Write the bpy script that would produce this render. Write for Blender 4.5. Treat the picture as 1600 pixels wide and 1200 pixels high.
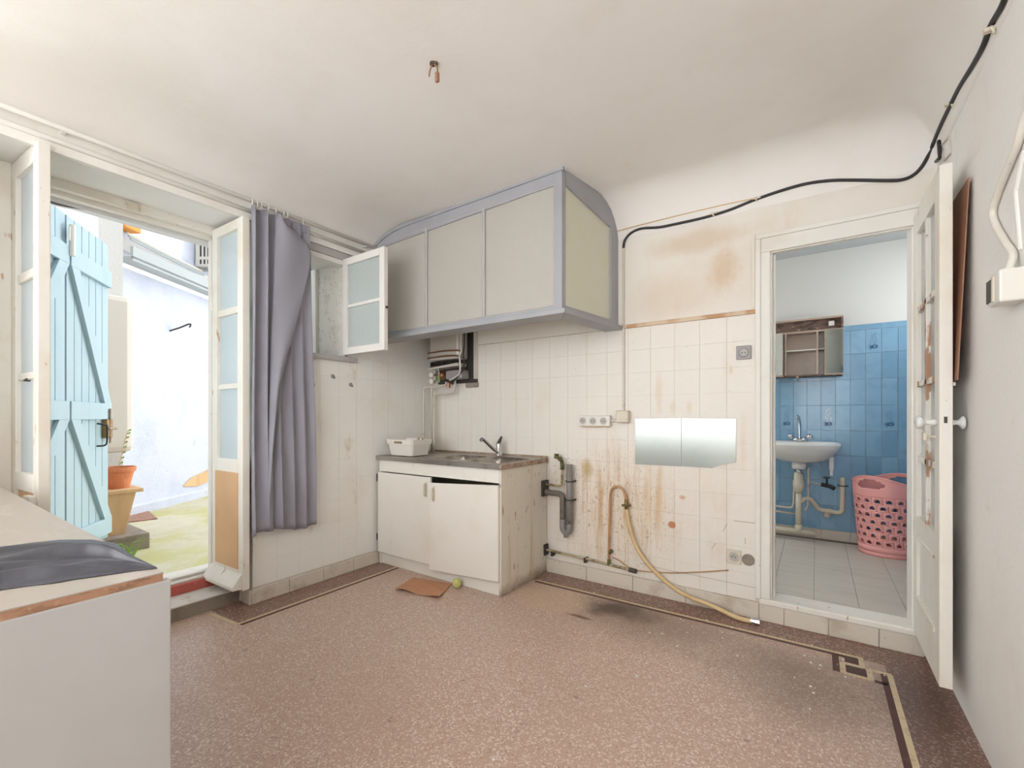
import bpy, bmesh, math, random
from mathutils import Vector, Matrix
random.seed(7)
for o in list(bpy.data.objects): bpy.data.objects.remove(o)
scene = bpy.context.scene
COL = scene.collection

# ------------------------------------------------------------------ camera
F, A, HZ, H = 692.0, 0.601, 651.0, 1.18
ca, sa = math.cos(A), math.sin(A)
cd = bpy.data.cameras.new('camera'); cam = bpy.data.objects.new('camera', cd); COL.objects.link(cam)
cd.sensor_width = 36.0; cd.lens = 36.0 * F / 1600.0
cd.shift_y = (HZ - 600.0) / 1600.0
cd.clip_start = 0.02; cd.clip_end = 200
cam.location = (0, 0, H); cam.rotation_euler = (math.pi/2, 0, A)
scene.camera = cam

# ------------------------------------------------------------------ world / light / exposure
w = bpy.data.worlds.new('overcast_sky'); scene.world = w; w.use_nodes = True
bg = w.node_tree.nodes['Background']
bg.inputs[0].default_value = (0.955, 0.98, 1.0, 1); bg.inputs[1].default_value = 1.0
scene.view_settings.view_transform = 'Standard'; scene.view_settings.look = 'None'
scene.view_settings.gamma = 1.0; scene.view_settings.use_curve_mapping = False
scene.view_settings.exposure = 2.47

# ------------------------------------------------------------------ helpers: pixel -> place
FW = Vector((-sa, ca, 0)); RT = Vector((ca, sa, 0)); UP = Vector((0, 0, 1)); CAM = Vector((0, 0, H))
def ray(px, py): return FW + RT*((px-800)/F) + UP*((HZ-py)/F)
def onx(px, py, x): d = ray(px, py); return CAM + d*(x/d.x)
def ony(px, py, y): d = ray(px, py); return CAM + d*(y/d.y)
def onz(px, py, z=0.0): d = ray(px, py); return CAM + d*((z-H)/d.z)
def kl(k, lat, z=0.0): return FW*k + RT*lat + UP*z            # depth / lateral frame (courtyard wall runs along the view axis)

# ------------------------------------------------------------------ helpers: mesh
class MB:
    def __init__(s): s.v = []; s.f = []
    def add(s, vs, fs):
        b = len(s.v); s.v += [Vector(p) for p in vs]; s.f += [[b+i for i in f] for f in fs]; return s
    def hexa(s, p): return s.add(p, [(0,3,2,1),(4,5,6,7),(0,1,5,4),(1,2,6,5),(2,3,7,6),(3,0,4,7)])
    def box(s, x0, x1, y0, y1, z0, z1):
        if x0 > x1: x0, x1 = x1, x0
        if y0 > y1: y0, y1 = y1, y0
        if z0 > z1: z0, z1 = z1, z0
        return s.hexa([(x0,y0,z0),(x1,y0,z0),(x1,y1,z0),(x0,y1,z0),(x0,y0,z1),(x1,y0,z1),(x1,y1,z1),(x0,y1,z1)])
    def bar(s, a, b, wd, th, up=(0,0,1)):                      # rectangular bar from a to b
        a = Vector(a); b = Vector(b); d = (b-a).normalized(); u = Vector(up)
        sd = d.cross(u)
        if sd.length < 1e-4: sd = d.cross(Vector((1,0,0)))
        sd.normalize(); u = sd.cross(d).normalized()
        q = [(-1,-1),(1,-1),(1,1),(-1,1)]
        return s.hexa([a+sd*(i*wd/2)+u*(j*th/2) for i, j in q] + [b+sd*(i*wd/2)+u*(j*th/2) for i, j in q])
    def tube(s, path, r, n=8, cap=True):
        P = [Vector(p) for p in path]; m = len(P); R = r if isinstance(r, (list, tuple)) else [r]*m
        T = []
        for i in range(m):
            t = (P[min(i+1, m-1)] - P[max(i-1, 0)]); T.append(t.normalized() if t.length > 1e-9 else Vector((0,0,1)))
        u = T[0].cross(Vector((0,0,1)))
        if u.length < 1e-3: u = T[0].cross(Vector((1,0,0)))
        u.normalize(); vs = []
        for i in range(m):
            u = (u - T[i]*u.dot(T[i]));
            if u.length < 1e-5: u = T[i].orthogonal()
            u.normalize(); w_ = T[i].cross(u)
            for j in range(n):
                a_ = 2*math.pi*j/n; vs.append(P[i] + (u*math.cos(a_) + w_*math.sin(a_))*R[i])
        fs = [(i*n+j, i*n+(j+1) % n, (i+1)*n+(j+1) % n, (i+1)*n+j) for i in range(m-1) for j in range(n)]
        if cap: fs += [tuple(range(n))[::-1], tuple((m-1)*n+j for j in range(n))]
        return s.add(vs, fs)
    def lathe(s, prof, c, n=20, axis=(0,0,1), cap=True):
        ax = Vector(axis).normalized(); u = ax.orthogonal().normalized(); w_ = ax.cross(u); c = Vector(c)
        vs = [c + ax*z + (u*math.cos(2*math.pi*j/n) + w_*math.sin(2*math.pi*j/n))*r for r, z in prof for j in range(n)]
        m = len(prof)
        fs = [(i*n+j, i*n+(j+1) % n, (i+1)*n+(j+1) % n, (i+1)*n+j) for i in range(m-1) for j in range(n)]
        if cap: fs += [tuple(range(n))[::-1], tuple((m-1)*n+j for j in range(n))]
        return s.add(vs, fs)
    def prism(s, poly, dvec):                                  # planar polygon of 3D points extruded by a vector
        n = len(poly); d = Vector(dvec); vs = [Vector(p) for p in poly] + [Vector(p)+d for p in poly]
        return s.add(vs, [tuple(range(n))[::-1], tuple(range(n, 2*n))] + [(i, (i+1) % n, n+(i+1) % n, n+i) for i in range(n)])
    def grid(s, fn, nu, nv):
        vs = [fn(i/nu, j/nv) for i in range(nu+1) for j in range(nv+1)]
        return s.add(vs, [(i*(nv+1)+j, (i+1)*(nv+1)+j, (i+1)*(nv+1)+j+1, i*(nv+1)+j+1) for i in range(nu) for j in range(nv)])
    def ball(s, c, r, nu=14, nv=9):
        r = (r, r, r) if not isinstance(r, (tuple, list)) else r
        c = Vector(c); vs = [c + Vector((0,0,-r[2]))]
        for i in range(1, nv):
            t = -math.pi/2 + math.pi*i/nv
            vs += [c + Vector((r[0]*math.cos(t)*math.cos(2*math.pi*j/nu), r[1]*math.cos(t)*math.sin(2*math.pi*j/nu), r[2]*math.sin(t))) for j in range(nu)]
        vs.append(c + Vector((0,0,r[2]))); L = len(vs)-1
        fs = [(0, 1+(j+1) % nu, 1+j) for j in range(nu)] + [(L, L-nu+j, L-nu+(j+1) % nu) for j in range(nu)]
        fs += [(1+i*nu+j, 1+i*nu+(j+1) % nu, 1+(i+1)*nu+(j+1) % nu, 1+(i+1)*nu+j) for i in range(nv-2) for j in range(nu)]
        return s.add(vs, fs)
    def ring(s, c, R, r, axis=(0,1,0), n=16, m=6):
        ax = Vector(axis).normalized(); u = ax.orthogonal().normalized(); w_ = ax.cross(u); c = Vector(c); vs = []
        for i in range(n):
            a_ = 2*math.pi*i/n; e = u*math.cos(a_)+w_*math.sin(a_)
            for j in range(m):
                b_ = 2*math.pi*j/m; vs.append(c + e*(R+r*math.cos(b_)) + ax*(r*math.sin(b_)))
        return s.add(vs, [(i*m+j, ((i+1) % n)*m+j, ((i+1) % n)*m+(j+1) % m, i*m+(j+1) % m) for i in range(n) for j in range(m)])

def smooth_path(pts, k=6):
    P = [Vector(p) for p in pts]; out = []
    for i in range(len(P)-1):
        p0 = P[max(i-1,0)]; p1 = P[i]; p2 = P[i+1]; p3 = P[min(i+2,len(P)-1)]
        for j in range(k):
            t = j/k; out.append(0.5*((2*p1)+(p2-p0)*t+(2*p0-5*p1+4*p2-p3)*t*t+(3*p1-p0-3*p2+p3)*t**3))
    out.append(P[-1]); return out

def mesh_of(name, mb, mat, smooth=False, off=(0,0,0)):
    off = Vector(off); me = bpy.data.meshes.new(name)
    me.from_pydata([tuple(v-off) for v in mb.v], [], mb.f)
    bm = bmesh.new(); bm.from_mesh(me); bmesh.ops.recalc_face_normals(bm, faces=bm.faces); bm.to_mesh(me); bm.free()
    if mat: me.materials.append(mat)
    if smooth:
        for p in me.polygons: p.use_smooth = True
    me.update(); return me
def finish(o, bev, solid, sub, auto):
    if solid: m = o.modifiers.new('thickness', 'SOLIDIFY'); m.thickness = solid; m.offset = 0
    if sub: m = o.modifiers.new('soft', 'SUBSURF'); m.levels = sub; m.render_levels = sub
    if bev: m = o.modifiers.new('edge', 'BEVEL'); m.width = bev; m.segments = 2; m.limit_method = 'ANGLE'; m.angle_limit = 0.6
def wloc(o):
    p = Vector(o.location); q = o.parent
    while q: p = p + Vector(q.location); q = q.parent
    return p
def part(name, mb, mat, parent, smooth=False, bev=0, solid=0, sub=0, label=None, local=False, kind=None):
    off = Vector((0,0,0)) if local else wloc(parent)
    o = bpy.data.objects.new(name, mesh_of(name, mb, mat, smooth, off)); COL.objects.link(o); o.parent = parent
    finish(o, bev, solid, sub, smooth)
    if label: o['label'] = label
    if kind: o['kind'] = kind
    return o
def tag(o, label, cat, group=None, kind=None):
    o['label'] = label; o['category'] = cat
    if group: o['group'] = group
    if kind: o['kind'] = kind
    return o
def thing(name, label, cat, loc=(0,0,0), rotz=0, group=None, kind=None):
    o = bpy.data.objects.new(name, None); COL.objects.link(o); o.empty_display_size = 0.05
    o.location = loc; o.rotation_euler = (0, 0, rotz); return tag(o, label, cat, group, kind)
def single(name, mb, mat, label, cat, group=None, kind=None, smooth=False, bev=0, solid=0, sub=0, origin=None):
    if origin is None:
        if kind == 'structure': origin = Vector((0,0,0))
        else:
            n = len(mb.v); origin = Vector((sum(v.x for v in mb.v)/n, sum(v.y for v in mb.v)/n, min(v.z for v in mb.v)))
    origin = Vector(origin)
    o = bpy.data.objects.new(name, mesh_of(name, mb, mat, smooth, origin)); COL.objects.link(o); o.location = origin
    finish(o, bev, solid, sub, smooth); return tag(o, label, cat, group, kind)
def shared(name, me, parent, loc):
    o = bpy.data.objects.new(name, me); COL.objects.link(o); o.parent = parent; o.location = loc; return o

# ------------------------------------------------------------------ helpers: materials
def S(r, g, b):
    f = lambda c: (c/255)/12.92 if c <= 10 else (((c/255)+0.055)/1.055)**2.4
    return (f(r), f(g), f(b), 1)
class NT:
    def __init__(s, name):
        s.m = bpy.data.materials.new(name); s.m.use_nodes = True; s.t = s.m.node_tree
        s.b = s.t.nodes['Principled BSDF']; s.out = s.t.nodes['Material Output']; s._pos = None
    def n(s, ty, **kw):
        x = s.t.nodes.new(ty)
        for k, v in kw.items(): setattr(x, k, v)
        return x
    def L(s, a, b): s.t.links.new(a, b)
    def setin(s, sock, v):
        if hasattr(v, 'is_linked') or hasattr(v, 'links'): s.L(v, sock)
        else: sock.default_value = v
    def pos(s):
        if s._pos is None: s._pos = s.n('ShaderNodeNewGeometry').outputs['Position']
        return s._pos
    def mth(s, op, a, b=0.0, clamp=False):
        x = s.n('ShaderNodeMath', operation=op); x.use_clamp = clamp; s.setin(x.inputs[0], a); s.setin(x.inputs[1], b); return x.outputs[0]
    def mapped(s, sc=(1,1,1), off=(0,0,0)):
        x = s.n('ShaderNodeMapping'); s.L(s.pos(), x.inputs['Vector']); x.inputs['Scale'].default_value = sc; x.inputs['Location'].default_value = off; return x.outputs[0]
    def noise(s, scale, sc=(1,1,1), off=(0,0,0), detail=5, rough=0.6):
        x = s.n('ShaderNodeTexNoise'); s.L(s.mapped(sc, off), x.inputs['Vector'])
        x.inputs['Scale'].default_value = scale; x.inputs['Detail'].default_value = detail; x.inputs['Roughness'].default_value = rough; return x.outputs['Fac']
    def vor(s, scale, feature='F1', out='Distance', sc=(1,1,1)):
        x = s.n('ShaderNodeTexVoronoi', feature=feature); s.L(s.mapped(sc), x.inputs['Vector']); x.inputs['Scale'].default_value = scale; return x.outputs[out]
    def step(s, v, lo, hi):
        x = s.n('ShaderNodeMapRange', interpolation_type='SMOOTHSTEP'); s.setin(x.inputs['Value'], v)
        x.inputs['From Min'].default_value = lo; x.inputs['From Max'].default_value = hi; return x.outputs['Result']
    def mix(s, fac, a, b):
        x = s.n('ShaderNodeMix', data_type='RGBA'); s.setin(x.inputs[0], fac); s.setin(x.inputs[6], a); s.setin(x.inputs[7], b); return x.outputs[2]
    def xyz(s):
        x = s.n('ShaderNodeSeparateXYZ'); s.L(s.pos(), x.inputs[0]); return x.outputs
    def blob(s, c, rad, soft=0.5, wob=0.0, wscale=8):        # soft-edged patch (own shape, in place)
        x = s.n('ShaderNodeMapping'); s.L(s.pos(), x.inputs['Vector'])
        sc = [1/r for r in rad]; x.inputs['Scale'].default_value = sc; x.inputs['Location'].default_value = [-c[i]*sc[i] for i in range(3)]
        l = s.n('ShaderNodeVectorMath', operation='LENGTH'); s.L(x.outputs[0], l.inputs[0]); v = l.outputs['Value']
        if wob: v = s.mth('ADD', v, s.mth('MULTIPLY', s.mth('SUBTRACT', s.noise(wscale), 0.5), wob))
        return s.step(v, 1.0, 1.0-soft)
    def bump(s, h, strength=0.3, dist=0.01):
        x = s.n('ShaderNodeBump'); x.inputs['Strength'].default_value = strength; x.inputs['Distance'].default_value = dist
        s.setin(x.inputs['Height'], h); s.L(x.outputs[0], s.b.inputs['Normal']); return s
    def col(s, c): s.setin(s.b.inputs['Base Color'], c); return s
    def rough(s, r): s.setin(s.b.inputs['Roughness'], r); return s
    def set(s, **kw):
        for k, v in kw.items(): s.setin(s.b.inputs[k.replace('_', ' ')], v)
        return s
def M(name, base, rough=0.6, metal=0.0, spots=(), bmp=None, spec=None):
    t = NT(name); c = base
    for (scale, c2, lo, hi, amt, sc) in spots:
        f = t.mth('MULTIPLY', t.step(t.noise(scale, sc, off=(scale*0.37, 1.3, 2.1)), lo, hi), amt); c = t.mix(f, c, c2)
    t.col(c).rough(rough); t.b.inputs['Metallic'].default_value = metal
    if spec is not None: t.b.inputs['Specular IOR Level'].default_value = spec
    if bmp: t.bump(t.noise(bmp[0]), bmp[1], bmp[2])
    return t.m
I3 = (1,1,1)
WHITE = S(226,219,209); DIRT = S(150,122,95)

m_plaster = M('old_white_plaster', S(237,234,229), 0.8, spots=[(1.3, S(225,218,208), .5,.75,.6, I3), (7, S(206,196,182), .62,.8,.35, I3), (60, S(150,130,110), .74,.8,.5, I3)], bmp=(35,.25,.01))
m_ceil = M('ceiling_plaster', S(238,234,229), 0.85, spots=[(.9, S(229,222,213), .45,.7,.6, I3), (3.0, S(232,225,217), .5,.75,.5, I3), (30, S(196,182,168), .74,.8,.4, I3)], bmp=(14,.12,.012))
def back_wall_mat(name, tile):
    t = NT(name); c = S(230,224,215)
    c = t.mix(t.mth('MULTIPLY', t.step(t.noise(1.6), .45, .75), .5), c, S(217,203,185))
    c = t.mix(t.mth('MULTIPLY', t.step(t.noise(5, (1,1,.35)), .55, .75), .35), c, S(214,194,168))
    # grime: drips and splashes round the drain and the hose
    zone = t.blob((-1.15,2.94,.52), (.62,.4,.60), .9, .5, 5)
    z2 = t.blob((-1.55,2.94,.75), (.3,.4,.3), .8, .4, 5)
    drip = t.step(t.noise(17, (1,1,.10), detail=8, rough=.7), .46, .66)
    sp = t.step(t.noise(85, (1,1,.55), detail=6, rough=.7), .56, .66)
    c = t.mix(t.mth('MULTIPLY', zone, .38), c, S(222,196,158))
    c = t.mix(t.mth('MULTIPLY', t.mth('MULTIPLY', zone, drip), .75), c, S(188,146,94))
    c = t.mix(t.mth('MULTIPLY', t.mth('MULTIPLY', zone, sp), .8), c, S(136,96,64))
    c = t.mix(t.mth('MULTIPLY', t.mth('MULTIPLY', z2, sp), .8), c, S(140,105,60))
    c = t.mix(t.mth('MULTIPLY', t.blob((-1.36,2.94,.80), (.06,.3,.10), .7, .8, 14), .7), c, S(180,150,80))
    for x, z0, z1, ww, am in ((-.845,.62,.30,.028,.6), (-.93,.66,.30,.035,.4), (-.85,1.33,.2,.035,.3), (-.66,1.24,.07,.03,.3), (-.355,1.0,.24,.03,.3), (-.76,1.24,.07,.03,.3), (-.42,1.46,.035,.014,.5)):
        c = t.mix(t.mth('MULTIPLY', t.blob((x,2.94,z0), (ww,.3,z1), .9, 1.0, 11), am), c, S(212,174,120))
    c = t.mix(t.mth('MULTIPLY', t.blob((-.47,2.94,2.07), (.12,.5,.19), .8, 1.3, 9), .5), c, S(206,166,116))
    c = t.mix(t.mth('MULTIPLY', t.blob((-.60,2.94,2.28), (.40,.5,.10), .8, .9, 6), .5), c, S(205,180,145))
    c = t.mix(t.mth('MULTIPLY', t.blob((-.75,2.94,1.95), (.40,.5,.20), .8, .9, 4), .4), c, S(212,190,160))
    c = t.mix(t.mth('MULTIPLY', t.blob((-.766,2.94,.481), (.028,.3,.028), .35, .25, 40), .95), c, S(193,122,84))
    c = t.mix(t.mth('MULTIPLY', t.blob((-.70,2.94,.665), (.03,.3,.02), .8, .5, 30), .7), c, S(205,150,95))
    g = t.step(t.noise(26), .70, .78); c = t.mix(t.mth('MULTIPLY', g, .35), c, S(150,122,98))
    t.col(c).rough(.45 if tile else .75)
    t.bump(t.noise(16 if not tile else 30), .35 if not tile else .12, .012); return t.m
m_bwall = back_wall_mat('stained_plaster_back', False)
m_btile = back_wall_mat('stained_painted_tile_back', True)
m_grout = M('dirty_grout', S(218,208,194), .9, spots=[(6, S(180,150,118), .52,.7,.6, I3)])
m_ltile = M('painted_tile_left', S(240,237,231), .45, spots=[(1.7, S(230,222,211), .48,.75,.6, I3), (6, S(196,168,135), .62,.74,.5, (1,1,.5)), (30, S(150,120,92), .72,.78,.6, (1,1,.5))], bmp=(30,.12,.01))
m_skirt = M('painted_skirting', S(214,204,190), .5, spots=[(6, S(170,150,125), .5,.72,.6, I3), (30, S(110,90,70), .64,.74,.6, I3)])
m_wood = M('old_white_painted_wood', S(231,227,220), .5, spots=[(3, S(219,210,197), .5,.72,.6, I3), (22, S(176,148,120), .68,.74,.6, (1,1,.45)), (70, S(120,92,70), .72,.76,.6, (1,1,.5))], bmp=(40,.15,.006))
m_wood_worn = M('worn_white_painted_wood', S(231,226,217), .55, spots=[(3, S(221,208,188), .45,.7,.6, I3), (16, S(180,138,100), .655,.70,.75, (1,1,.35)), (60, S(130,100,76), .68,.74,.6, (1,1,.5))], bmp=(30,.2,.008))
m_peel = M('peeling_white_paint', S(228,222,212), .6, spots=[(11, S(164,118,82), .53,.58,.9, (1,1,.35)), (40, S(120,88,62), .64,.70,.7, (1,1,.5))], bmp=(30,.3,.008))
m_white = M('white_paint', S(230,226,220), .45)
m_white_pl = M('white_plastic', S(226,222,214), .35)
m_cream_pl = M('yellowed_plastic', S(214,204,186), .4, spots=[(40, S(150,125,95), .6,.7,.5, I3)])
m_laminate = M('white_laminate', S(231,226,217), .35, spots=[(2.2, S(220,210,194), .5,.75,.5, I3), (12, S(190,168,140), .62,.74,.4, (1,1,.15))])
def side_mat():
    t = NT('stained_laminate_side'); c = S(222,214,199)
    c = t.mix(t.mth('MULTIPLY', t.step(t.noise(9, (1,1,.08)), .5, .7), .6), c, S(196,168,120))
    c = t.mix(t.mth('MULTIPLY', t.step(t.noise(40, (1,1,.3)), .62, .70), .8), c, S(140,100,62))
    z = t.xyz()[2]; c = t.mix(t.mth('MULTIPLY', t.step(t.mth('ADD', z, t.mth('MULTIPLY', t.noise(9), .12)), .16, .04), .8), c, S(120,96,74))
    t.col(c).rough(.4); return t.m
m_side = side_mat()
m_counter_side = M('white_counter_panel', S(176,174,171), .45, spots=[(2, S(188,187,186), .5,.75,.4, I3), (5, S(176,166,150), .66,.76,.5, I3)])
m_counter_top = M('pale_worktop', S(168,158,146), .4, spots=[(4, S(190,181,169), .5,.7,.6, (1,3,1)), (25, S(150,132,112), .66,.74,.5, I3)])
m_chip = M('raw_chipboard', S(168,128,102), .85, spots=[(70, S(128,94,72), .48,.62,.7, (1,.3,1.5)), (160, S(190,152,122), .58,.68,.5, I3)], bmp=(120,.5,.004))
m_film = M('black_plastic_film', S(58,57,65), .36, spots=[(5, S(80,79,88), .5,.7,.5, I3)], bmp=(16,.25,.01))
m_steel = M('brushed_steel', S(176,170,165), .3, .9, spots=[(9, S(120,104,92), .55,.75,.5, I3)], bmp=(70,.06,.004))
def sink_steel_mat():
    t = NT('dirty_sink_steel'); c = S(176,168,160)
    c = t.mix(t.mth('MULTIPLY', t.step(t.noise(7), .42, .62), .6), c, S(112,96,84))
    c = t.mix(t.mth('MULTIPLY', t.step(t.noise(40), .6, .7), .6), c, S(84,66,52))
    t.col(c); t.b.inputs['Metallic'].default_value = .75; t.rough(.34); return t.m
m_sink = sink_steel_mat()
m_chrome = M('chrome', S(200,200,202), .15, 1.0)
m_rust = M('rusty_edge', S(168,146,126), .6, .3, spots=[(60, S(104,80,64), .5,.62,.7, I3), (20, S(190,175,158), .5,.65,.7, I3)])
m_grey_wood = M('grey_painted_wood', S(164,164,168), .45, spots=[(4, S(152,152,156), .45,.7,.6, I3)], bmp=(30,.06,.006))
m_grey_mull = M('light_grey_beading', S(178,174,172), .45)
def frosted(name, c, tr, rough, sc, dark=None):
    t = NT(name); t.set(Base_Color=c, Roughness=rough, Transmission_Weight=tr, IOR=1.45)
    if dark: t.col(t.mix(t.step(t.noise(.9), .4, .65), c, dark))
    v = t.vor(sc, 'SMOOTH_F1'); t.bump(v, .6, .004); return t.m
m_frost = frosted('dotted_frosted_glass', S(234,229,220), .55, .45, 140)
def lit_frost():
    t = NT('yellowed_frosted_glass'); t.col(t.mix(t.step(t.noise(5), .4, .7), S(248,246,233), S(246,243,217))).rough(.45); t.bump(t.vor(150, 'SMOOTH_F1'), .5, .004)
    tl = t.n('ShaderNodeBsdfTranslucent'); tl.inputs[0].default_value = S(248,246,226); mx = t.n('ShaderNodeMixShader'); mx.inputs[0].default_value = .4
    t.L(t.b.outputs[0], mx.inputs[1]); t.L(tl.outputs[0], mx.inputs[2]); t.L(mx.outputs[0], t.out.inputs[0]); return t.m
m_frost_y = lit_frost()
m_hammer = frosted('hammered_glass', S(228,236,234), .5, .25, 70)
def thin_glass(name, tint, refl):
    t = NT(name); t.t.nodes.remove(t.b)
    tr = t.n('ShaderNodeBsdfTransparent'); tr.inputs[0].default_value = tint
    gl = t.n('ShaderNodeBsdfGlossy'); gl.inputs['Roughness'].default_value = .05; gl.inputs[0].default_value = (1,1,1,1)
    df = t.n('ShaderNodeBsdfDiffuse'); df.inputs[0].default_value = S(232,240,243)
    fr = t.n('ShaderNodeFresnel'); fr.inputs[0].default_value = 1.45
    m1 = t.n('ShaderNodeMixShader'); t.L(fr.outputs[0], m1.inputs[0]); t.L(tr.outputs[0], m1.inputs[1]); t.L(gl.outputs[0], m1.inputs[2])
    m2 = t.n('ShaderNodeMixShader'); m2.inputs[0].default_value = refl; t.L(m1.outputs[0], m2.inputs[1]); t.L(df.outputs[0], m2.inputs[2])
    t.L(m2.outputs[0], t.out.inputs[0]); return t.m
m_glass = thin_glass('pale_reflection_glass', (.95,.98,.99,1), .42)  # pale diffuse share paints reflected light onto the panes
m_glass_d = thin_glass('dirty_door_glass', (.86,.86,.82,1), .35)
m_red = M('red_terracotta', S(190,98,88), .6, spots=[(30, S(215,150,140), .6,.7,.5, I3), (6, S(160,80,72), .5,.7,.5, I3)])
m_cement = M('grey_cement', S(150,138,126), .8, spots=[(6, S(105,92,82), .45,.7,.7, I3), (40, S(190,180,168), .62,.72,.5, I3)], bmp=(60,.3,.005))
m_sillpaint = M('pale_sill', S(206,200,192), .6, spots=[(8, S(150,138,120), .55,.7,.6, I3)])
m_hard = M('tan_hardboard', S(214,172,128), .5, spots=[(2, S(200,156,112), .45,.7,.6, I3)])
m_brown = M('brown_hardboard', S(150,106,82), .55, spots=[(5, S(120,70,48), .5,.7,.6, (1,1,.3))])
m_black = M('black_rubber', S(38,37,38), .5)
m_dark = M('dark_metal', S(70,64,60), .5, .3)
m_card = M('cardboard', S(190,138,104), .8, spots=[(7, S(168,116,84), .5,.7,.6, (1,4,1))])
m_pvc = M('grey_pvc', S(132,128,126), .45, spots=[(14, S(100,92,84), .55,.7,.6, I3)])
m_pvc_d = M('dirty_grey_pvc', S(112,102,92), .6, spots=[(20, S(80,68,55), .5,.65,.7, I3)])
m_pipe = M('painted_pipe', S(208,199,186), .45, spots=[(14, S(150,122,90), .58,.7,.6, I3)])
m_pipe_d = M('grimy_pipe', S(176,160,128), .5, spots=[(14, S(112,90,60), .5,.62,.8, I3)])
m_verd = M('verdigris_brass', S(104,104,66), .6, .4, spots=[(40, S(76,64,40), .5,.6,.8, I3), (30, S(120,140,96), .55,.65,.7, I3)])
m_hose = M('yellowed_hose', S(214,186,140), .4, spots=[(6, S(196,152,100), .5,.7,.7, I3)])
m_tan_pipe = M('tan_copper_pipe', S(186,142,100), .45, spots=[(12, S(150,110,76), .5,.65,.6, I3)])
m_brass = M('old_brass', S(150,120,76), .45, .7)
m_grey_pl = M('grey_plastic', S(150,146,145), .4)
m_mirror = M('tarnished_mirror', S(182,187,181), .2, .5, spots=[(5, S(170,178,172), .5,.75,.6, I3), (90, S(120,130,120), .66,.74,.4, I3)])
m_pink = M('pink_plastic', S(238,166,162), .4)
m_porc = M('white_porcelain', S(222,222,220), .12)
m_ptrap = M('cream_plastic_pipe', S(206,198,180), .4, spots=[(18, S(170,156,130), .55,.7,.5, I3)])
m_cab_in = M('beige_laminate', S(176,156,140), .25, spots=[(5, S(160,138,122), .5,.7,.5, I3)])
m_mirr2 = M('bathroom_mirror', S(196,204,204), .06, 1.0)
m_rotwood = M('rotten_brown_wood', S(112,92,82), .8, spots=[(14, S(70,56,50), .5,.6,.8, (1,1,3)), (20, S(180,160,145), .58,.66,.7, (1,1,3))])
m_bathwall = M('grey_white_wall', S(206,206,203), .8, spots=[(1.5, S(200,204,204), .45,.7,.5, I3)])
def blue_tile():
    t = NT('blue_glazed_tile'); r = t.n('ShaderNodeObjectInfo').outputs['Random']
    c = t.mix(r, S(112,154,184), S(130,170,198)); c = t.mix(t.mth('MULTIPLY', t.step(t.noise(9), .45, .7), .5), c, S(102,146,178))
    t.col(c).rough(.16); return t.m
m_blue = blue_tile(); m_bgrout = M('pale_blue_grout', S(206,220,228), .8)
m_flower = M('dark_blue_print', S(38,88,128), .3); m_flower_w = M('white_print', S(206,220,228), .3)
m_btfloor = M('pale_stone_floor_tile', S(204,195,182), .45, spots=[(2.5, S(188,179,165), .45,.7,.6, (1,6,1)), (40, S(120,110,98), .70,.76,.6, I3)])
m_dkgrout = M('dark_grout', S(110,100,90), .9)
def terrazzo(name, base, chip, dark, amt, dirt):
    t = NT(name); c = base
    v = t.vor(112, 'F1', 'Color'); sp = t.n('ShaderNodeSeparateColor'); t.L(v, sp.inputs[0])
    d = t.vor(112, 'F1', 'Distance')
    core = t.step(d, .55, .3)
    c = t.mix(t.mth('MULTIPLY', t.mth('MULTIPLY', t.step(sp.outputs[0], .45, .55), core), amt), c, chip)
    c = t.mix(t.mth('MULTIPLY', t.mth('MULTIPLY', t.step(sp.outputs[1], .6, .7), core), amt), c, dark)
    v2 = t.vor(150, 'F1', 'Color'); s2 = t.n('ShaderNodeSeparateColor'); t.L(v2, s2.inputs[0])
    c = t.mix(t.mth('MULTIPLY', t.step(s2.outputs[0], .8, .86), amt*.8), c, S(238,226,212))
    c = t.mix(t.mth('MULTIPLY', t.step(t.noise(1.5), .45, .75), .45), c, dirt)
    # grime in front of the drain corner, the old footprint of an appliance
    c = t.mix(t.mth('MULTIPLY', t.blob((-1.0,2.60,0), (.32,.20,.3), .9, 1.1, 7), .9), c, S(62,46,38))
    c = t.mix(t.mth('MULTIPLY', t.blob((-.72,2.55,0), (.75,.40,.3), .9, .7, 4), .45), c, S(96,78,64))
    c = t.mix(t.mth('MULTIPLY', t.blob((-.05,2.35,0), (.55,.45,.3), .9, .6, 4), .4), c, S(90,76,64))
    c = t.mix(t.mth('MULTIPLY', t.blob((-1.42,2.50,0), (.30,.20,.3), .35, .25, 9), .5), c, S(205,178,148))
    c = t.mix(t.mth('MULTIPLY', t.blob((-1.15,2.38,0), (.12,.025,.3), .8, .9, 16), .9), c, S(92,56,34))
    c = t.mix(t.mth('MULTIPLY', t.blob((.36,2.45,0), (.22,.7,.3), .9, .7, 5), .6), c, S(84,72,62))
    c = t.mix(t.mth('MULTIPLY', t.step(t.noise(9, (1,1,1), (3,1,0)), .64, .74), .5), c, S(92,72,58))
    t.col(c); t.rough(t.mth('ADD', t.mth('MULTIPLY', t.noise(5), .3), .2)); return t.m
m_field = terrazzo('terrazzo_field', S(190,161,144), S(220,202,186), S(152,116,98), .6, S(182,154,136))
m_border = terrazzo('terrazzo_border', S(134,98,87), S(160,128,116), S(106,70,60), .45, S(138,108,96))
m_tess = M('cream_tessera', S(214,194,160), .4, spots=[(20, S(160,132,100), .5,.7,.6, I3)])
m_tessd = M('dark_brown_tessera', S(84,50,42), .4, spots=[(20, S(110,80,66), .5,.7,.5, I3)])

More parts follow.
